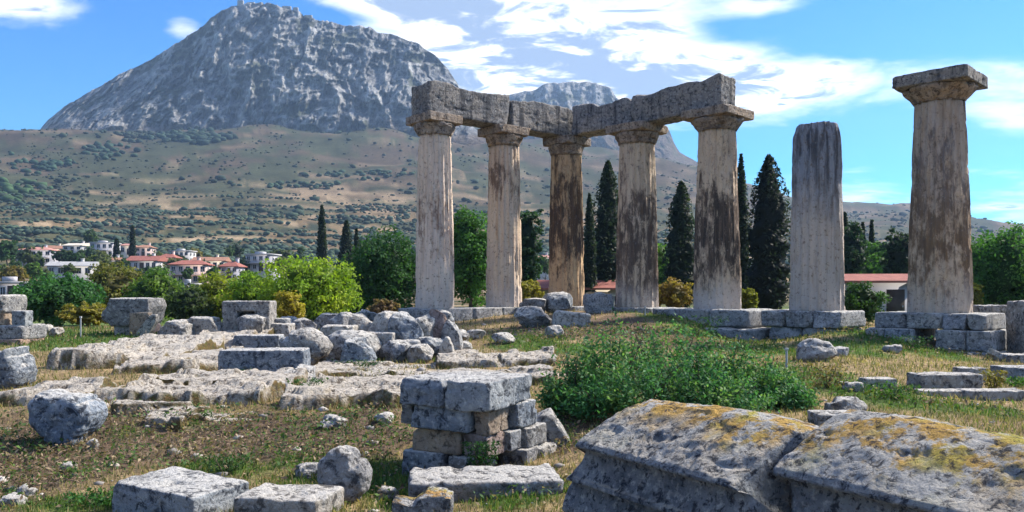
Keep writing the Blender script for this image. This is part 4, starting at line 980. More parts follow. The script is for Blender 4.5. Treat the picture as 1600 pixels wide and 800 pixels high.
# ------------------------------------------------------------------ trees and shrubs
def leaf_quads(pos, out, size, rng, aspect=.55, up=.35, flat=.5):
    """one pointed leaf spray (a bent quad) at each position"""
    n = len(pos); nrm = out * flat + rng.normal(size=(n, 3)) * .7 + np.array([0, 0, up]); nrm /= np.linalg.norm(nrm, axis=1, keepdims=True) + 1e-9
    a = np.cross(nrm, rng.normal(size=(n, 3))); a /= np.linalg.norm(a, axis=1, keepdims=True) + 1e-9; b = np.cross(nrm, a)
    s = (size * rng.uniform(.6, 1.35, n))[:, None]
    v = np.stack([pos - a * s * .5, pos - b * s * aspect * .5 + nrm * s * .08, pos + a * s * .5, pos + b * s * aspect * .5 + nrm * s * .08], 1)
    return v.reshape(-1, 3), np.arange(n * 4).reshape(n, 4)
def core_quads(rx, ry, rz, seed, prof=None, nz=26, nt_=30):
    """dense inner foliage: a lumpy closed body inside the leaf sprays"""
    T, Z = np.meshgrid(np.linspace(0, 2 * math.pi, nt_, endpoint=False), np.linspace(-1, 1, nz))
    r_ = np.sqrt(np.maximum(0, 1 - Z ** 2)) if prof is None else prof((Z + 1) / 2)
    k = 1 + .5 * fbm(xyz(np.cos(T) * 2.2, np.sin(T) * 2.2, Z * 2.2 * (rz / rx if prof is not None else 1)) + seed, 3, seed) + np.random.default_rng(seed).uniform(-.1, .1, T.shape)
    v = xyz(np.cos(T) * r_ * k * rx, np.sin(T) * r_ * k * ry, Z * rz * (1 if prof is not None else k)).reshape(-1, 3)
    i = np.arange(nz * nt_).reshape(nz, nt_); j = np.roll(i, -1, 1)
    return v, np.stack([i[:-1], j[:-1], j[1:], i[1:]], -1).reshape(-1, 4)
def crown_mesh(name, rx, ry, rz, n_clump, per, leaf, col, seed, col2=None, shell=.55, clump=.2, shape=None, ragged=.25, up=.35, mixf=.4, tall=1.):
    rng = np.random.default_rng(seed)
    dr = rng.normal(size=(n_clump, 3)); dr /= np.linalg.norm(dr, axis=1, keepdims=True)
    rad = shell + (1 - shell) * rng.uniform(0, 1, n_clump) ** .6
    rad = rad * (1 + ragged * fbm(dr * 1.7 + seed, 3, seed) * 1.4 + rng.uniform(-.06, .06, n_clump))
    c = dr * rad[:, None] * np.array([rx, ry, rz])
    if shape is not None: c = shape(c, rng)
    k = np.repeat(np.arange(n_clump), per)
    cs = rng.uniform(.6, 1.35, n_clump)
    off = rng.normal(size=(len(k), 3)); off /= np.linalg.norm(off, axis=1, keepdims=True) + 1e-9
    off = off * (rng.uniform(0, 1, len(k)) ** .45 * cs[k])[:, None] * clump * np.array([1, 1, .8 * tall]) * min(rx, ry, rz) * 1.0
    pos = c[k] + off
    out = off / (np.linalg.norm(off, axis=1, keepdims=True) + 1e-9) * .6 + c[k] / (np.linalg.norm(c[k] / np.array([rx, ry, rz]), axis=1, keepdims=True) * np.array([rx, ry, rz]) + 1e-9) * .5
    v, f = leaf_quads(pos, out, np.full(len(pos), leaf), rng, up=up)
    col = np.array(col) * 1.35; col2 = None if col2 is None else np.array(col2) * 1.35
    col2 = np.array(col2 if col2 is not None else col * 1.3)
    mixv = (sstep(fbm(c * (1.1 / max(rx, .5)) + seed, 3, seed + 4), -.3, .4) * mixf * 1.6 + rng.uniform(-.2, .2, n_clump)).clip(0, 1)
    cc = (col * (1 - mixv[:, None]) + col2 * mixv[:, None])[k] * rng.uniform(.7, 1.3, (len(k), 1))
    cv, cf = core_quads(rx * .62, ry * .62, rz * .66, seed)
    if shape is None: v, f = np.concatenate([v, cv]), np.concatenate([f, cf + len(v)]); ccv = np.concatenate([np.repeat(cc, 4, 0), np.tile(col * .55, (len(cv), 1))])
    else: ccv = np.repeat(cc, 4, 0)
    return mesh_np(name, v, f, ccv, smooth=False)
def trunk_mesh(h, r, spread, seed, limbs=6, lean=.1):
    rng = np.random.default_rng(seed); parts = []
    top = np.array([rng.normal() * lean * h, rng.normal() * lean * h, h])
    P = [np.array([0, 0, -.3]), np.array([.02, 0, h * .3]) + top * .1, top * .65, top]
    parts.append(tube(P, [r * 1.25, r, r * .75, r * .35]))
    for i in range(limbs):
        t0 = rng.uniform(.45, .95); b = top * t0; a = rng.uniform(0, 2 * math.pi); L = spread * rng.uniform(.5, .9)
        e = b + np.array([math.cos(a) * L, math.sin(a) * L, rng.uniform(.3, .9) * L]); m_ = (b + e) / 2 + rng.normal(size=3) * L * .12
        parts.append(tube([b, m_, e], [r * .45, r * .3, r * .1], 6))
    v, f = merge(parts); return mesh_np('trunk', v, f)
def tree(name, label, px, ptop, pbase, wpx, d, col, seed, col2=None, group=None, cat='tree', leaf=None, n=None, per=26, trunk=.3, shape=None, crown_low=.18, shell=.5, ragged=.28, clump=.26, mixf=.4):
    """tree whose crown spans wpx photo columns and reaches row ptop, standing on the terrain at distance d"""
    x = (px - 800) * d / F; z0 = float(H(x, d)); zt = CAMZ + (HZ - ptop) * d / F; zb = max(z0 + .1, CAMZ + (HZ - pbase) * d / F)
    rx = wpx * d / F / 2; rz = (zt - zb) / 2; cz = (zt + zb) / 2 - z0
    leaf = leaf or max(.07, d * .0042)
    n = n or int(np.clip(14 * (rx * rz) / (leaf ** 2) * .2, 90, 420))
    root = empty(name, (x, d, z0)); tag(root, label, cat, group)
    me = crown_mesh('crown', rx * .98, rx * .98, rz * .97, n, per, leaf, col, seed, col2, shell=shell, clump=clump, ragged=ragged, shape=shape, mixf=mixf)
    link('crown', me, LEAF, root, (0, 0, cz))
    link('trunk', trunk_mesh(max(.3, cz * .9), max(.03, trunk * rx * .22), rx * .8, seed + 1), BARK, root)
    return root
def cypress(label, px, ptop, pbase, wpx, d, seed, col=(.022, .036, .022), col2=(.035, .055, .028), loose=.12, group='dark cypresses'):
    x = (px - 800) * d / F; z0 = float(H(x, d)); zt = CAMZ + (HZ - ptop) * d / F; hgt = zt - z0; rx = wpx * d / F / 2
    root = empty('cypress_tree', (x, d, z0)); tag(root, label, 'cypress', group)
    rng = np.random.default_rng(seed)
    leaf = max(.12, d * .0045); n = int(np.clip(15 * rx * hgt / leaf ** 2, 1500, 11000))
    t_ = rng.uniform(.02, 1, n) ** 1.0; a = rng.uniform(0, 2 * math.pi, n)
    prof = np.minimum(1, (t_ / .12) ** .6) * (1 - t_ ** 2.4) ** .8 + .03
    tuft = 1 + loose * 1.8 * fbm(xyz(np.cos(a) * 1.5, np.sin(a) * 1.5, t_ * hgt / rx * .8) + seed, 3, seed)
    rr = rx * prof * tuft * (.35 + .65 * rng.uniform(0, 1, n) ** .35)
    pos = xyz(np.cos(a) * rr, np.sin(a) * rr, t_ * hgt + rr * .25)
    out = xyz(np.cos(a) * .8, np.sin(a) * .8, .5)
    v, f = leaf_quads(pos, out, np.full(n, leaf), rng, .5, .1, .9)
    cc = np.array(col) + (np.array(col2) - np.array(col)) * rng.uniform(0, 1, (n, 1)); cc = cc * rng.uniform(.7, 1.25, (n, 1))
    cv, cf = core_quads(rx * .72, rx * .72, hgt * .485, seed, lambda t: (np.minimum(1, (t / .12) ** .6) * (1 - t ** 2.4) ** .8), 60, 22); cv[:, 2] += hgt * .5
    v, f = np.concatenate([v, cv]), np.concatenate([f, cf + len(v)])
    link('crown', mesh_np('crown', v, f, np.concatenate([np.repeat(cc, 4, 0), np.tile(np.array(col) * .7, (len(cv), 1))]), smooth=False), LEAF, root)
    tv, tf = tube([(0, 0, -.3), (0, 0, hgt * .5), (0, 0, hgt * .93)], [rx * .14 + .05, rx * .09 + .03, .02]); link('trunk', mesh_np('trunk', tv, tf), BARK, root)
    return root
TL = 'trees between the ruins and the village'; TB = 'trees behind the columns'
DG, MGN, YG, OL, YE = (.028, .062, .024), (.05, .095, .024), (.15, .21, .024), (.10, .095, .03), (.26, .21, .03)
tree('pine_tree', 'big dark green pine with a rounded crown behind the left edge stones', 90, 428, 506, 132, 42, (.032, .09, .028), 901, (.07, .18, .045), TL, n=420)
tree('bush', 'yellow-green autumn bush in front of the dark pine', 137, 474, 530, 92, 33, (.17, .15, .025), 902, (.24, .19, .035), TL, cat='bush', ragged=.2)
tree('broadleaf_tree', 'olive-brown tree behind the pine, below the white houses', 178, 412, 490, 84, 56, (.13, .12, .035), 903, (.10, .14, .035), TL)
tree('broadleaf_tree', 'mid-green tree between the lintel ruin and the houses', 246, 420, 500, 96, 52, (.06, .115, .022), 904, (.13, .19, .03), TL)
tree('broadleaf_tree', 'dark green tree with a bare lower trunk left of the recess block', 296, 446, 512, 70, 44, (.035, .06, .022), 905, (.075, .09, .03), TL)
tree('broadleaf_tree', 'yellowish-green tree above the wedge rock', 338, 428, 508, 78, 47, (.14, .165, .022), 906, (.24, .25, .03), TL)
tree('broadleaf_tree', 'bright green tree behind the block with the recess', 400, 424, 512, 100, 45, (.12, .20, .022), 907, (.28, .33, .03), TL)
tree('broadleaf_tree', 'large bright yellow-green tree with a dark hollow at centre left', 485, 404, 512, 158, 43, (.14, .22, .022), 908, (.33, .38, .03), TL, n=420)
tree('bush', 'small mustard-yellow shrub in front of the large yellow-green tree', 452, 456, 506, 48, 36, YE, 909, (.32, .27, .04), TL, cat='bush')
tree('broadleaf_tree', 'dark green tree left of the pale leftmost column', 604, 362, 492, 118, 48, (.028, .072, .024), 910, (.045, .11, .03), TL, n=420)
tree('broadleaf_tree', 'low dark tree between the yellow-green tree and the leftmost column', 560, 408, 500, 74, 50, DG, 911, MGN, TL)
tree('broadleaf_tree', 'small reddish-brown shrub behind the low wall block', 598, 468, 504, 46, 37, (.16, .105, .06), 912, (.14, .12, .05), TL, cat='bush')
tree('broadleaf_tree', 'tall green tree filling the gap between the two leftmost columns', 735, 322, 478, 96, 50, (.04, .10, .024), 913, (.075, .17, .035), TB, n=420)
tree('broadleaf_tree', 'dark conifer behind the cream column on its right', 824, 318, 468, 46, 52, (.022, .05, .026), 914, (.035, .075, .03), TB)
tree('bush', 'yellow bush at the foot of the cream column', 824, 440, 482, 40, 42, (.2, .17, .03), 915, (.15, .15, .03), TB, cat='bush')
tree('broadleaf_tree', 'light green tree glimpsed right of the grey fourth column', 1030, 375, 470, 52, 62, (.06, .13, .025), 916, (.10, .18, .03), TB)
tree('bush', 'yellow-brown autumn bush between the grey and black-stained columns', 1052, 438, 494, 64, 38, (.20, .15, .03), 917, (.20, .11, .05), TB, cat='bush')
tree('bush', 'small yellowish sapling right of the black-stained column', 1168, 450, 492, 26, 34, (.14, .14, .025), 918, (.2, .2, .03), TB, cat='bush')
tree('bush', 'dark green shrub between the broken column and the tiled house', 1347, 440, 528, 68, 31, (.03, .07, .02), 919, (.05, .105, .03), TB, cat='bush')
tree('broadleaf_tree', 'fresh green tree above the roof of the tiled house', 1372, 396, 450, 80, 66, (.05, .12, .022), 920, (.08, .18, .03), TB)
tree('pine_tree', 'broad green pine at the right edge beside the tallest column', 1575, 350, 492, 150, 42, (.035, .10, .022), 921, (.08, .18, .03), TB, n=420)
tree('broadleaf_tree', 'dark tree close behind the tallest column on its right', 1530, 388, 495, 60, 47, DG, 922, (.05, .09, .025), TB)
tree('broadleaf_tree', 'small yellowish tree under the right edge pine', 1518, 440, 490, 34, 40, (.13, .13, .02), 923, (.18, .18, .03), TB)
tree('broadleaf_tree', 'dark evergreen mass behind the blackened column', 1110, 380, 480, 90, 64, (.02, .04, .02), 924, (.03, .055, .025), TB)
tree('broadleaf_tree', 'dark evergreen between the brown and grey columns', 935, 372, 462, 66, 66, (.018, .038, .02), 925, (.03, .055, .025), TB)
tree('broadleaf_tree', 'dark evergreen between the broken column and the small cypresses', 1328, 352, 440, 56, 62, (.02, .04, .022), 926, (.03, .06, .025), TB)
tree('broadleaf_tree', 'dark rounded evergreen left of the tallest column', 1404, 356, 445, 48, 60, (.018, .035, .02), 927, (.03, .05, .025), TB)
cypress('tall slim cypress standing alone above the yellow-green tree', 503, 321, 410, 18, 120, 931)
cypress('broader dark cypress right of the slim cypress at centre left', 541, 345, 410, 27, 120, 932, loose=.25)
cypress('thin cypress tip beside the broader cypress at centre left', 557, 358, 410, 11, 125, 933)
cypress('narrow cypress rising among the village roofs', 207, 354, 404, 9, 240, 934)
cypress('short dark cypress left of the narrow village cypress', 182, 374, 404, 11, 240, 935)
cypress('slender cypress right behind the brown column', 921, 303, 462, 24, 56, 936)
cypress('big shaggy cypress between the brown and grey columns', 950, 252, 466, 58, 58, 937, loose=.42)
cypress('shaggy cypress left of the black-stained column', 1064, 284, 472, 62, 54, 938, loose=.4)
cypress('tall cypress peeking out right of the black-stained column', 1158, 241, 486, 30, 50, 939, loose=.2)
cypress('largest shaggy dark cypress between the blackened and broken columns', 1201, 243, 494, 80, 47, 940, loose=.5, col=(.014, .022, .016), col2=(.022, .035, .022))
cypress('cypress just right of the broken column', 1320, 332, 446, 22, 70, 941)
cypress('first of two small cypresses above the tiled house', 1348, 348, 440, 12, 80, 942)
cypress('second of two small cypresses above the tiled house', 1362, 344, 440, 11, 80, 943)
# village trees: small and far, each its own
VT = 'small trees among the village houses'
for i, (px, pt, pb, w, d, c, lab) in enumerate([
    (12, 372, 408, 34, 230, (.035, .075, .025), 'green tree at the far left of the village'),
    (22, 414, 446, 44, 130, (.13, .10, .03), 'orange-brown tree at the left edge above the grey shed'),
    (52, 410, 436, 26, 160, (.07, .12, .025), 'fresh green tree below the lilac-white house'),
    (96, 390, 410, 30, 230, (.025, .05, .025), 'dark tree between the lilac-white house and its neighbour'),
    (112, 394, 414, 20, 220, (.025, .055, .025), 'dark round tree left of the flat-roofed modern house'),
    (140, 356, 384, 20, 330, (.045, .075, .03), 'round tree above the flat-roofed modern house'),
    (158, 396, 420, 40, 200, (.08, .10, .03), 'olive tree in front of the flat-roofed modern house'),
    (192, 402, 430, 22, 190, (.03, .06, .025), 'dark tree left of the long white house'),
    (228, 418, 440, 26, 170, (.03, .055, .022), 'dark tree in front of the long white house'),
    (276, 402, 424, 44, 200, (.12, .12, .05), 'pale olive tree above the dark-eaved house'),
    (306, 388, 404, 18, 260, (.16, .14, .05), 'yellowish tree behind the village roofs'),
    (332, 418, 440, 24, 170, (.03, .07, .025), 'dark green tree left of the red-roofed grey house'),
    (378, 404, 428, 24, 200, (.045, .075, .03), 'green tree left of the bluish modern house'),
    (386, 422, 440, 26, 170, (.08, .11, .025), 'light green bush below the bluish modern house'),
    (438, 402, 424, 32, 190, (.14, .14, .04), 'yellow-green tree right of the bluish modern house'),
    (470, 386, 404, 10, 260, (.04, .07, .03), 'little round tree on the field right of the village'),
    (572, 372, 405, 24, 140, (.03, .06, .028), 'grey-green conifer right of the thin cypress tip'),
    (1478, 330, 360, 20, 300, (.03, .05, .03), 'far tree hidden behind the tallest column'),
    (850, 398, 430, 26, 150, (.04, .07, .03), 'small tree left of the brown column'),
    (60, 392, 420, 16, 250, (.05, .08, .03), 'small tree in front of the lilac-white house')]):
    tree('village_tree', lab, px, pt, pb, w, d, c, 960 + i, tuple(k * 1.5 for k in c), VT, per=14, n=46, leaf=d * .0035)

HN = [(50, 'lilac-white house'), (82, 'terracotta-roofed house'), (116, 'pale gabled house'), (157, 'flat-roofed modern house'), (222, 'beige house'), (225, 'long white house'), (175, 'narrow white gable'), (259, 'red-roofed house'), (281, 'white villa'), (292, 'pinkish house'), (325, 'terracotta row house'), (359, 'steep-roofed grey house'), (405, 'bluish modern house')]
used_l = set()
for i in range(70):
    rr_ = random.Random(7000 + i); px = rr_.uniform(-10, 470); pb = rr_.uniform(400, 440); w = rr_.uniform(14, 32)
    tone, c = rr_.choice([('dark', (.03, .06, .025)), ('green', (.05, .085, .03)), ('olive', (.07, .09, .03)), ('yellowish', (.10, .11, .035)), ('blackish', (.025, .045, .025))])
    hx_, hn = min(HN, key=lambda h: abs(h[0] - px)); rel = 'in front of' if abs(px - hx_) < 9 else ('right of' if px > hx_ else 'left of')
    lab = '%s %s bushy tree %s the %s' % ('wide' if w > 23 else 'small', tone, rel, hn)
    if lab in used_l: continue
    used_l.add(lab)
    tree('village_tree', lab, px, pb - rr_.uniform(10, 22), pb, w, 150 + (440 - pb) * 3.2, c, 7100 + i, tuple(k * 1.5 for k in c), 'bushy trees filling the village gaps', per=12, n=34, leaf=.6)
# the big green shrub behind the fallen cornice: several lobes of small leaves on many stems
root = empty('green_shrub', (0, 0, 0)); sg = G(1050, 662); root.location = (sg[0], sg[1] + 1.0, sg[2])
tag(root, 'wide bushy dark green shrub behind the fallen cornice', 'shrub')
rng = np.random.default_rng(77); lobes = []
for (px, pt, wpx, dd) in [(905, 560, 120, .2), (960, 530, 150, .5), (1040, 528, 160, .9), (1110, 545, 150, .7), (1180, 565, 130, .6), (1235, 612, 90, .2), (870, 610, 60, -.1), (1000, 575, 200, -.3), (1130, 600, 180, -.4), (930, 610, 130, -.4), (1215, 590, 90, .7), (1080, 565, 180, .1)]:
    d = sg[1] + 1.0 + dd; lobes.append((np.array([(px - 800) * d / F - root.location.x, dd, 0]), wpx * d / F / 2, (CAMZ + (HZ - pt) * d / F - root.location.z) * 1.4))
vs, fs, cs, off = [], [], [], 0
for c0, rx, hh in lobes:
    nst = 95; per = 34
    a = rng.uniform(0, 2 * math.pi, nst); rr = rng.uniform(0, 1, nst) ** .5
    tip = c0 + xyz(np.cos(a) * rr * rx, np.sin(a) * rr * rx * .8, hh * (1 - .55 * rr ** 2) * rng.uniform(.62, 1.02, nst))
    foot_ = c0 * np.array([.9, .9, 0]) + (tip - c0) * np.array([.35, .35, 0])
    t_ = rng.uniform(.25, 1, (nst, per)) ** .7
    pos = foot_[:, None] + (tip - foot_)[:, None] * t_[..., None] + rng.normal(size=(nst, per, 3)) * .055
    pos = pos.reshape(-1, 3); out = rng.normal(size=pos.shape) * .4 + np.array([0, -.2, .5])
    v, f = leaf_quads(pos, out, np.full(len(pos), .062), rng, .5, .4, .8)
    base_c = np.array([.055, .15, .055]) * rng.uniform(.6, 1.25, (nst, 1)); warm = rng.uniform(0, 1, (nst, 1)) < .25
    base_c = np.where(warm, np.array([.13, .22, .07]), base_c)
    cc = np.repeat(base_c, per, 0) * rng.uniform(.75, 1.35, (nst * per, 1)) * (.9 + .25 * t_.reshape(-1, 1))
    vs.append(v); fs.append(f + off); cs.append(np.repeat(cc, 4, 0)); off += len(v)
link('foliage', mesh_np('foliage', np.concatenate(vs), np.concatenate(fs), np.concatenate(cs), smooth=False), LEAF, root)
parts = []
for c0, rx, hh in lobes:
    for j in range(7):
        a = rng.uniform(0, 6.28); e = c0 + np.array([math.cos(a) * rx * .6, math.sin(a) * rx * .5, hh * .75]); parts.append(tube([c0 * np.array([.9, .9, 0]) + np.array([0, 0, -.1]), (c0 + e) / 2 + rng.normal(size=3) * .03, e], [.014, .01, .004], 5))
tv, tf = merge(parts); link('stems', mesh_np('stems', tv, tf), BARK, root)
tree('broadleaf_tree', 'full green tree low between the broken column and the dark rounded evergreen', 1376, 372, 450, 60, 68, (.04, .09, .024), 928, (.06, .14, .03), TB)
# ------------------------------------------------------------------ houses
def house(label, px0, px1, ptop, pbase, d, wall, roof, roofmat, seed, storeys=2, cols=4, yaw=0., deep=.8, roof_px=6, balcony=False, chimney=True, group='village houses', name='village_house', porch=False):
    """box of walls with real window recess frames; roof: hip, gable or flat"""
    rng = random.Random(seed); cx = (px0 + px1) / 2; w = (px1 - px0) * d / F; x = (cx - 800) * d / F
    zg = float(H(x, d + w * .3)); zt = CAMZ + (HZ - ptop) * d / F; rh = roof_px * d / F if roof != 'flat' else .35
    zb = min(CAMZ + (HZ - pbase) * d / F, zt - rh - 2.4); hw = zt - rh - zb; found = max(0, zb - zg) + 2.0
    root = empty(name, (x, d + w * deep / 2, zb), yaw); tag(root, label, 'house', group)
    hx, hy = w / 2 * .92, w * deep / 2
    link('wall', boxes_me('wall', [(-hx, hx, -hy, hy, -found, hw)]), wall, root)
    ov = .45
    if roof == 'flat':
        link('roof', boxes_me('roof', [(-hx - .3, hx + .3, -hy - .3, hy + .3, hw + .004, hw + .30)]), roofmat, root)
        link('parapet', boxes_me('parapet', [(-hx * .5, hx * .1, -hy * .4, hy * .4, hw + .31, hw + .9)]), wall, root)
    else:
        k = min(hy, hx) * .95 if roof == 'hip' else 0
        e = .14
        V = np.array([[-hx - ov, -hy - ov, hw + .004], [hx + ov, -hy - ov, hw + .004], [hx + ov, hy + ov, hw + .004], [-hx - ov, hy + ov, hw + .004],
                      [-hx - ov, -hy - ov, hw + e], [hx + ov, -hy - ov, hw + e], [hx + ov, hy + ov, hw + e], [-hx - ov, hy + ov, hw + e],
                      [-hx - ov + k, 0, hw + rh], [hx + ov - k, 0, hw + rh]])
        Fq = [(0, 3, 2, 1), (0, 1, 5, 4), (1, 2, 6, 5), (2, 3, 7, 6), (3, 0, 4, 7), (4, 5, 9, 8), (6, 7, 8, 9), (5, 6, 9), (7, 4, 8)]
        me = bpy.data.meshes.new('roof'); me.from_pydata(V.tolist(), [], Fq); me.update()
        ro = link('roof', me, roofmat, root)
        if chimney: link('chimney', boxes_me('chimney', [(hx * .3, hx * .3 + .6, .1, .7, hw + rh * .3, hw + rh + .6), (hx * .3 - .08, hx * .3 + .68, .02, .78, hw + rh + .604, hw + rh + .75)]), wall, ro)
    sh = hw / storeys; cw = 2 * hx / cols; ww, wh = min(1.3, cw * .5), min(1.45, sh * .5)
    fm = boxes_me('window', [(-ww / 2 - .09, -ww / 2, -.08, .05, -.08, wh + .08), (ww / 2, ww / 2 + .09, -.08, .05, -.08, wh + .08), (-ww / 2, ww / 2, -.08, .05, wh, wh + .08), (-ww / 2 - .02, ww / 2 + .02, -.14, .05, -.1, 0), (-.03, .03, -.06, .03, 0, wh)])
    gm = boxes_me('pane', [(-ww / 2, -.03, -.03, .03, 0.002, wh - .002), (.03, ww / 2, -.03, .03, 0.002, wh - .002)])
    for s in range(storeys):
        for c in range(cols):
            if s == 0 and c == cols // 2:
                dm_ = boxes_me('door', [(-.55, .55, -.06, .04, 0, 2.15)]); dr = link('door', dm_, DARKW, root, (-hx + cw * (c + .5), -hy, 0.01))
                link('handle', boxes_me('handle', [(.38, .46, -.11, -.062, 1.0, 1.12)]), METAL, dr); continue
            wo = link('window', fm, FRAMEM, root, (-hx + cw * (c + .5), -hy, s * sh + sh * .32)); link('pane', gm, GLASS, wo)
    side = -1 if x > 0 else 1
    for s in range(storeys):
        for c in (-.45, .45):
            wo = link('window', fm, FRAMEM, root, (side * hx, c * hy, s * sh + sh * .32), math.pi / 2 * side); link('pane', gm, GLASS, wo)
    if balcony:
        z = sh * (storeys - 1)
        bo = link('balcony', boxes_me('balcony', [(-hx * .9, hx * .9, -hy - 1.3, -hy - .004, z - .1, z + .06)]), wall, root)
        rails = [(-hx * .9, hx * .9, -hy - 1.3, -hy - 1.25, z + .9, z + .96)] + [(-hx * .9 + i * hx * 1.8 / 14 - .02, -hx * .9 + i * hx * 1.8 / 14 + .02, -hy - 1.295, -hy - 1.255, z + .064, z + .896) for i in range(15)]
        link('railing', boxes_me('railing', rails), METAL, bo)
    return root
house('lilac-white two-storey house with a faded pink hip roof at the far left', 22, 78, 385, 413, 260, LILAC, 'hip', TILE_PINK, 1, 2, 5, .12, .7, 6, True)
house('terracotta-roofed house peeking out right of the lilac-white house', 66, 96, 383, 398, 300, CREAM, 'gable', TILE_TERRA, 2, 1, 3, .1, .7, 6)
house('pale gabled house with a cream roof above the village trees', 97, 134, 379, 400, 290, PLASTER, 'gable', CREAM, 3, 2, 3, -.2, .8, 5)
house('flat-roofed modern grey house with a white roof slab', 138, 176, 378, 402, 260, LILAC, 'flat', PLASTER, 4, 2, 4, .1, .8, 3, True)
house('low white house with a brown roof below the pale gabled house', 70, 142, 408, 430, 190, PLASTER, 'gable', CONC, 5, 1, 5, .15, .5, 8)
house('small pale house right of the narrow village cypress', 186, 206, 380, 398, 280, CREAM, 'hip', TILE_PINK, 6, 1, 2, 0, .8, 4)
house('beige house with a terracotta roof right of the village cypress', 209, 236, 382, 402, 270, PINK, 'hip', TILE_TERRA, 7, 2, 3, .1, .8, 5)
house('long white house with a bright red roof', 196, 250, 399, 424, 200, PLASTER, 'gable', TILE_RED, 8, 1, 5, -.1, .6, 9)
house('narrow white gable end left of the long white house', 166, 184, 402, 420, 205, PLASTER, 'gable', TILE_TERRA, 9, 1, 2, .2, .9, 5)
house('red-roofed house right of the long white house', 244, 274, 396, 414, 225, PINK, 'hip', TILE_RED, 10, 1, 3, 0, .8, 7)
house('white villa behind the red roofs', 264, 298, 391, 410, 245, PLASTER, 'flat', PLASTER, 11, 2, 4, -.1, .7, 4)
house('pinkish house with dark red eaves and a balcony', 262, 322, 406, 444, 170, PINK, 'hip', TILE_RED, 12, 2, 5, .1, .6, 8, True)
house('row house with a long terracotta roof', 298, 352, 401, 418, 230, CREAM, 'gable', TILE_TERRA, 13, 1, 5, .05, .5, 7)
house('small grey house with a steep red roof', 344, 374, 408, 438, 175, LILAC, 'hip', TILE_RED, 14, 2, 3, -.1, .9, 9)
house('bluish modern house with white roof at the right of the village', 383, 428, 396, 424, 200, LILAC, 'flat', PLASTER, 15, 2, 4, -.15, .8, 4, True)
house('white outbuilding low among the trees under the pinkish house', 280, 306, 442, 462, 120, PLASTER, 'flat', CONC, 16, 1, 3, 0, .6, 3)
house('grey flat-roofed shed at the left edge above the ruin stack', -20, 40, 439, 462, 100, LILAC, 'flat', CONC, 17, 1, 4, .1, .6, 3)
house('distant white house seen left of the brown column', 838, 862, 398, 418, 220, PLASTER, 'hip', TILE_PINK, 18, 2, 3, .1, .8, 5)
# near buildings behind the temple
house('long low museum wing with a pink tiled roof behind the brown and grey columns', 826, 975, 437, 480, 56, CREAM, 'gable', TILE_RED, 19, 1, 7, 0, .35, 16, chimney=False, group='tiled buildings behind the temple', name='tiled_house')
house('lilac-walled tiled house between the broken and the tallest columns', 1300, 1440, 427, 505, 52, LILAC, 'gable', TILE_RED, 20, 1, 2, -.12, .55, 15, chimney=False, group='tiled buildings behind the temple', name='tiled_house')
# ruined fortress walls along the summit of the mountain
fo = empty('fortress_ruin', W2(415, 12, 1350)); tag(fo, 'tiny ruined fortress walls on the mountain summit', 'fortress')
for (px, py, wpx, hpx) in [(376, 4, 9, 3), (392, 6, 12, 2), (430, 10, 8, 2), (448, 13, 14, 3), (462, 17, 8, 5), (482, 26, 12, 2)]:
    p_ = np.array(W2(px, py, 1352)) - np.array(W2(415, 12, 1350)); w_, h_ = wpx * 1.06, hpx * 1.06
    link('wall', stone_mesh('wall', w_, 5., h_ + 14, 1400 + px, rnd=.1, cuts=3, cutdepth=.1, rough=.12, n=8, grain=0), GREY, fo, (p_[0], p_[1], p_[2] - 14))
# low field wall at the far right and fences
def wall(label, px0, px1, py0, py1, d, mat, seed):
    x0, x1 = (px0 - 800) * d / F, (px1 - 800) * d / F; zt = CAMZ + (HZ - py0) * d / F; zb = CAMZ + (HZ - py1) * d / F
    root = empty('stone_wall', ((x0 + x1) / 2, d, zb)); tag(root, label, 'wall'); n = 7; hh = (zt - zb + .5) / 3
    for r_ in range(3):
        for i in range(n):
            w = (x1 - x0) / n; o_ = (r_ % 2) * w * .4
            me = stone_mesh('block', w - .02, .6, hh - .015, seed + r_ * n + i, rnd=.15, cuts=3, rough=.08, n=8)
            link('block', me, mat, root, (-(x1 - x0) / 2 + w * (i + .5) + o_, 0, -.5 + r_ * hh))
wall('dark stone field wall under the right edge pine', 1520, 1680, 476, 500, 30, GREY, 1200)
# thin metal posts
def post(label, px, py0, py1, d=None):
    g = G(px, py1) if d is None else np.array([(px - 800) * d / F, d, float(H((px - 800) * d / F, d))])
    h = CAMZ + (HZ - py0) * g[1] / F - g[2]; root = empty('metal_post', g); tag(root, label, 'post', 'thin posts standing among the ruins')
    v, f = tube([(0, 0, -.15), (0, 0, h)], [.022, .022], 8); link('pole', mesh_np('pole', v, f), METAL, root)
    link('cap', stone_mesh('cap', .06, .06, .05, 3, n=4, cuts=0, rough=0, grain=0), PLASTER, root, (0, 0, h - .02))
post('thin grey post in front of the yellow-green autumn bush', 126, 496, 527)
post('short post with a white cap beside the isolated white boulder', 1229, 546, 575)
post('short post with a white cap in front of the grey fourth column', 1008, 480, 494, 29.6)

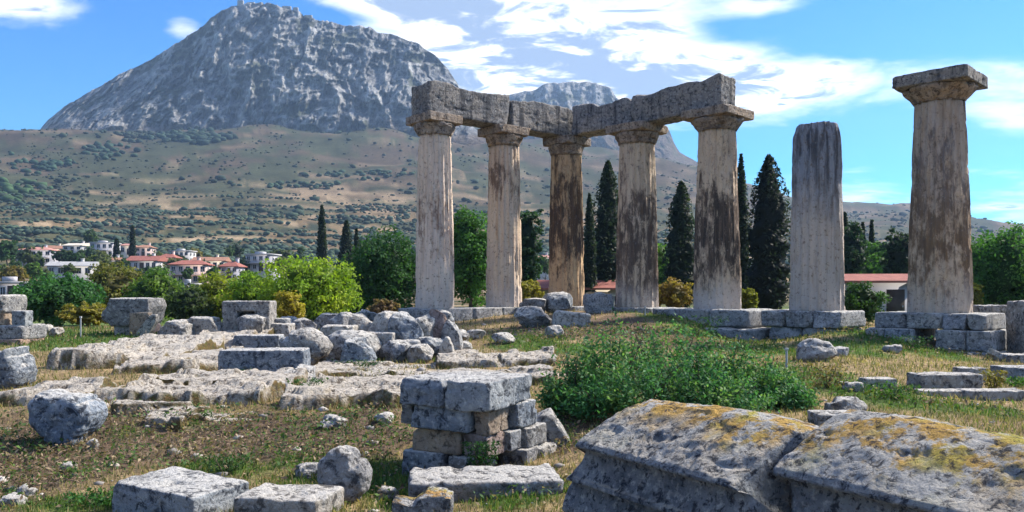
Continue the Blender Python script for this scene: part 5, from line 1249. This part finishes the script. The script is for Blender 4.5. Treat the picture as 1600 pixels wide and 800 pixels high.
# ------------------------------------------------------------------ grass, dead stalks, weeds and rubble (masses nobody could count)
def scatter(n, rng, dmin=4.5, dmax=34.):
    d = np.exp(rng.uniform(np.log(dmin), np.log(dmax), n)); px = rng.uniform(-220, 1820, n)
    return (px - 800) * d / F, d
def masks(x, y):
    q = xyz(x, y, 0); nn_ = fbm(q * 1.9, 4, 55)
    g = sstep(patch(GREEN_P, x, y) + fbm(q * .45, 4, 31) * .75 - .17 + sstep(y, 26, 45) * .45 + nn_ * .35, .2, .62)
    e = sstep(patch(EARTH_P, x, y) + fbm(q * .6, 4, 37) * .6 - .05 + nn_ * .35, .25, .75)
    b = sstep(patch(BARE_P, x, y) * .3 + fbm(q * .8 * np.array([.5, 1, 1]), 5, 41) * .9 - .4 + nn_ * .5, .25, .6)
    return g, e, b
def blades(name, label, x, y, hgt, wid, cols, rng, bend=.5, cat='grass'):
    n = len(x); z = H(x, y); a = rng.uniform(0, 2 * math.pi, n); l = rng.uniform(0, 2 * math.pi, n); h = hgt * rng.uniform(.5, 1.4, n)
    wv = xyz(np.cos(a), np.sin(a), 0) * (wid * rng.uniform(.6, 1.4, n))[:, None]; lv = xyz(np.cos(l), np.sin(l), 0) * (h * bend * rng.uniform(.1, 1, n))[:, None]
    b0 = xyz(x, y, z - .015); mid = b0 + lv * .35 + xyz(0, 0, h * .6); tip = b0 + lv + xyz(0, 0, h)
    v = np.stack([b0 - wv, b0 + wv, mid + wv * .6, tip, mid - wv * .6], 1).reshape(-1, 3); f = np.arange(n * 5).reshape(n, 5)
    o = link(name, mesh_np(name, v, f, np.repeat(cols, 5, 0), smooth=False), BLADE); return tag(o, label, cat, kind='stuff')
rng = np.random.default_rng(404)
x, y = scatter(260000, rng); g_, e_, b_ = masks(x, y)
k = rng.uniform(0, 1, len(x)) < g_ * (1 - .85 * b_) * .62
gx, gy = x[k], y[k]; c = np.array([.085, .15, .035]) * rng.uniform(.6, 1.5, (len(gx), 1)); yl = rng.uniform(0, 1, (len(gx), 1)) < .22; c = np.where(yl, np.array([.22, .21, .06]) * rng.uniform(.7, 1.2, (len(gx), 1)), c)
blades('green_grass', 'short green grass in patches between the stones', gx, gy, .055 + .0022 * gy, .004 + .00045 * gy, c, rng)
k = rng.uniform(0, 1, len(x)) < np.clip(1 - g_ - e_ * .75, 0, 1) * (1 - .9 * b_) * .42
gx, gy = x[k], y[k]; c = np.array([.35, .275, .145]) * rng.uniform(.55, 1.35, (len(gx), 1)) * np.array([1, 1, 1]); c = np.where(rng.uniform(0, 1, (len(gx), 1)) < .38, np.array([.15, .165, .06]) * rng.uniform(.7, 1.2, (len(gx), 1)), c)
blades('dry_grass', 'straw-coloured dry grass over the slopes and banks', gx, gy, .06 + .0024 * gy, .003 + .0004 * gy, c, rng, .8)
# dead weeds and low leafy plants on the brown bank
x, y = scatter(300000, rng, 5., 26.); g_, e_, b_ = masks(x, y)
k = rng.uniform(0, 1, len(x)) < np.clip(e_ * .8 + g_ * .2, 0, 1) * (1 - .8 * b_) * .6
wx, wy = x[k], y[k]; n = len(wx)
pos = xyz(wx, wy, H(wx, wy) + rng.uniform(0, .15, n) ** 1.0 * (.6 + .03 * wy)); out = rng.normal(size=pos.shape) * .5 + np.array([0, 0, .6])
v, f = leaf_quads(pos, out, .034 + .0026 * wy, rng, .45, .4, .8)
pal = np.array([[.19, .13, .09], [.27, .20, .13], [.12, .09, .065], [.09, .15, .04], [.36, .28, .18], [.06, .11, .04]]); pick = rng.choice(6, n, p=[.30, .22, .16, .14, .08, .10])
zone = fbm(xyz(wx, wy, 0) * 1.1, 3, 91) > -.02; pick = np.where(zone & (rng.uniform(0, 1, n) < .55), rng.choice([3, 5], n), pick)
c = pal[pick] * rng.uniform(.6, 1.4, (n, 1))
o = link('withered_weeds', mesh_np('withered_weeds', v, f, np.repeat(c, 4, 0), smooth=False), BLADE); tag(o, 'withered brown weeds and small leaves covering the bank', 'weeds', kind='stuff')
# tufts growing round the feet of the stones
fx, fy = [], []
for o in list(SC.objects):
    if o.parent is None and o.type == 'MESH' and o.name.split('.')[0] in ('stone_block', 'boulder', 'stone_slab', 'rock') and o.location.y < 30:
        bbx = [Vector(c) for c in o.bound_box]; hw = max(c.x for c in bbx); ht = max(c.y for c in bbx); n_ = int(min(260, 60 * (hw + ht)))
        a = rng.uniform(0, 2 * math.pi, n_); s_ = np.maximum(np.abs(np.cos(a)), np.abs(np.sin(a))); k_ = rng.uniform(.92, 1.22, n_)
        lx, ly = np.cos(a) / s_ * hw * k_, np.sin(a) / s_ * ht * k_; cz_, sz_ = math.cos(o.rotation_euler.z), math.sin(o.rotation_euler.z)
        fx.append(o.location.x + lx * cz_ - ly * sz_); fy.append(o.location.y + lx * sz_ + ly * cz_)
fx, fy = np.concatenate(fx), np.concatenate(fy); k = fbm(xyz(fx * .9, fy * .9, 0), 3, 15) > -.12; fx, fy = fx[k], fy[k]; n = len(fx)
c = np.where(rng.uniform(0, 1, (n, 1)) < .45, np.array([.30, .23, .11]), np.array([.075, .12, .035])) * rng.uniform(.6, 1.4, (n, 1))
blades('grass_tufts', 'tufts of grass growing round the feet of the stones', fx, fy, .07 + .003 * fy, .004 + .0005 * fy, c, rng, .7)
# loose chips of stone
x, y = scatter(5200, rng, 6., 32.); g_, e_, b_ = masks(x, y); k = rng.uniform(0, 1, len(x)) < .10 + .3 * b_ + .08 * e_
x, y = x[k], y[k]; n = len(x); s = (.012 + rng.uniform(0, 1, n) ** 4 * .085) * (.7 + y * .03)
vv = ICO_V[None] * s[:, None, None] * (1 + rng.uniform(-.35, .35, (n, len(ICO_V), 1))) * np.array([1.2, 1, .6]) + xyz(x, y, H(x, y) + s * .1)[:, None]
ff = ICO_F[None] + (np.arange(n) * len(ICO_V))[:, None, None]
c = np.repeat(np.array([[.34, .31, .28]]) * rng.uniform(.5, 1.3, (n, 1)), len(ICO_V), 0)
o = link('rubble', mesh_np('rubble', vv.reshape(-1, 3), ff.reshape(-1, 3), c, smooth=False), SCRUB); tag(o, 'pale loose stone chips scattered over the ground', 'rubble', kind='stuff')
def weed(label, px, py, wpx, hpx, col, seed, leaf=.05, n=500, d=None):
    g = G(px, py) if d is None else np.array([(px - 800) * d / F, d, CAMZ + (HZ - py) * d / F]); rng = np.random.default_rng(seed); rx = wpx * g[1] / F / 2; hh = hpx * g[1] / F
    root = empty('weed', g); tag(root, label, 'plant', 'green weeds growing between the stones')
    a = rng.uniform(0, 6.28, n); t_ = rng.uniform(.05, 1, n); rr = rx * rng.uniform(0, 1, n) ** .5 * (.5 + .7 * t_)
    pos = xyz(np.cos(a) * rr, np.sin(a) * rr * .7, t_ * hh); v, f = leaf_quads(pos, rng.normal(size=pos.shape) * .4 + np.array([0, 0, .5]), np.full(n, leaf), rng, .4, .4, .8)
    link('foliage', mesh_np('foliage', v, f, np.repeat(np.array(col) * rng.uniform(.6, 1.4, (n, 1)), 4, 0), smooth=False), LEAF, root)
    parts = [tube([(0, 0, -.05), (math.cos(q) * rx * .4, math.sin(q) * rx * .3, hh * .8)], [.008, .003], 5) for q in rng.uniform(0, 6.28, 8)]
    tv, tf = merge(parts); link('stems', mesh_np('stems', tv, tf), BARK, root)
weed('dark green weed growing in the gap of the masonry pier', 752, 752, 58, 62, (.025, .07, .022), 1301, .05, 700)
weed('green weed under the left end of the flat-topped pale block', 372, 590, 46, 14, (.06, .12, .03), 1302, .06, 260)
weed('green tuft at the right end of the mossy ledge', 478, 618, 60, 26, (.05, .11, .03), 1303, .06, 420)
weed('dark tuft in the shadow of the pitted boulder', 560, 574, 80, 12, (.04, .09, .03), 1304, .07, 320)
weed('green tuft at the foot of the smooth squared block', 592, 564, 60, 10, (.05, .11, .03), 1305, .07, 260)
weed('rusty-yellow weed at the right slope beside the bluish block', 1552, 612, 40, 34, (.20, .16, .04), 1306, .07, 320)
weed('green weed at the foot of the right edge blocks', 1590, 604, 60, 14, (.07, .16, .03), 1307, .07, 320)
weed('dark plant creeping over the lower step of the black-stained column', 1090, 528, 90, 34, (.035, .085, .03), 1308, .09, 420)
weed('green weed in the pit before the steps of the tallest column', 1420, 546, 70, 22, (.035, .085, .028), 1309, .08, 380)
weed('green tuft by the flat pale stone on the right slope', 1392, 622, 90, 22, (.06, .13, .03), 1310, .06, 420)
weed('dry brown bush at the right edge of the green shrub', 1292, 606, 70, 40, (.17, .12, .05), 1311, .06, 420)
weed('green weed on the brown bank left of the round boulder', 352, 738, 80, 26, (.04, .09, .028), 1312, .045, 420)
weed('green weed by the slab at the lower left', 150, 790, 90, 22, (.04, .12, .025), 1313, .045, 420)

# ------------------------------------------------------------------ air: thin haze over the whole valley
m = bpy.data.materials.new('haze_air'); m.use_nodes = True; m.node_tree.nodes.clear(); t = NT(m.node_tree)
pv = t.node('ShaderNodeVolumePrincipled', {'Color': (.46, .68, 1.0), 'Density': .00015, 'Anisotropy': .2})
t.l.new(pv.outputs[0], t.node('ShaderNodeOutputMaterial').inputs['Volume'])
hz_o = link('haze', boxes_me('haze', [(-3600, 3600, -3300, 3600, -160, 760)]), m); struct(hz_o, 'stuff')
hz_o['label'] = 'thin bluish haze filling the air over the valley'; hz_o['category'] = 'haze'
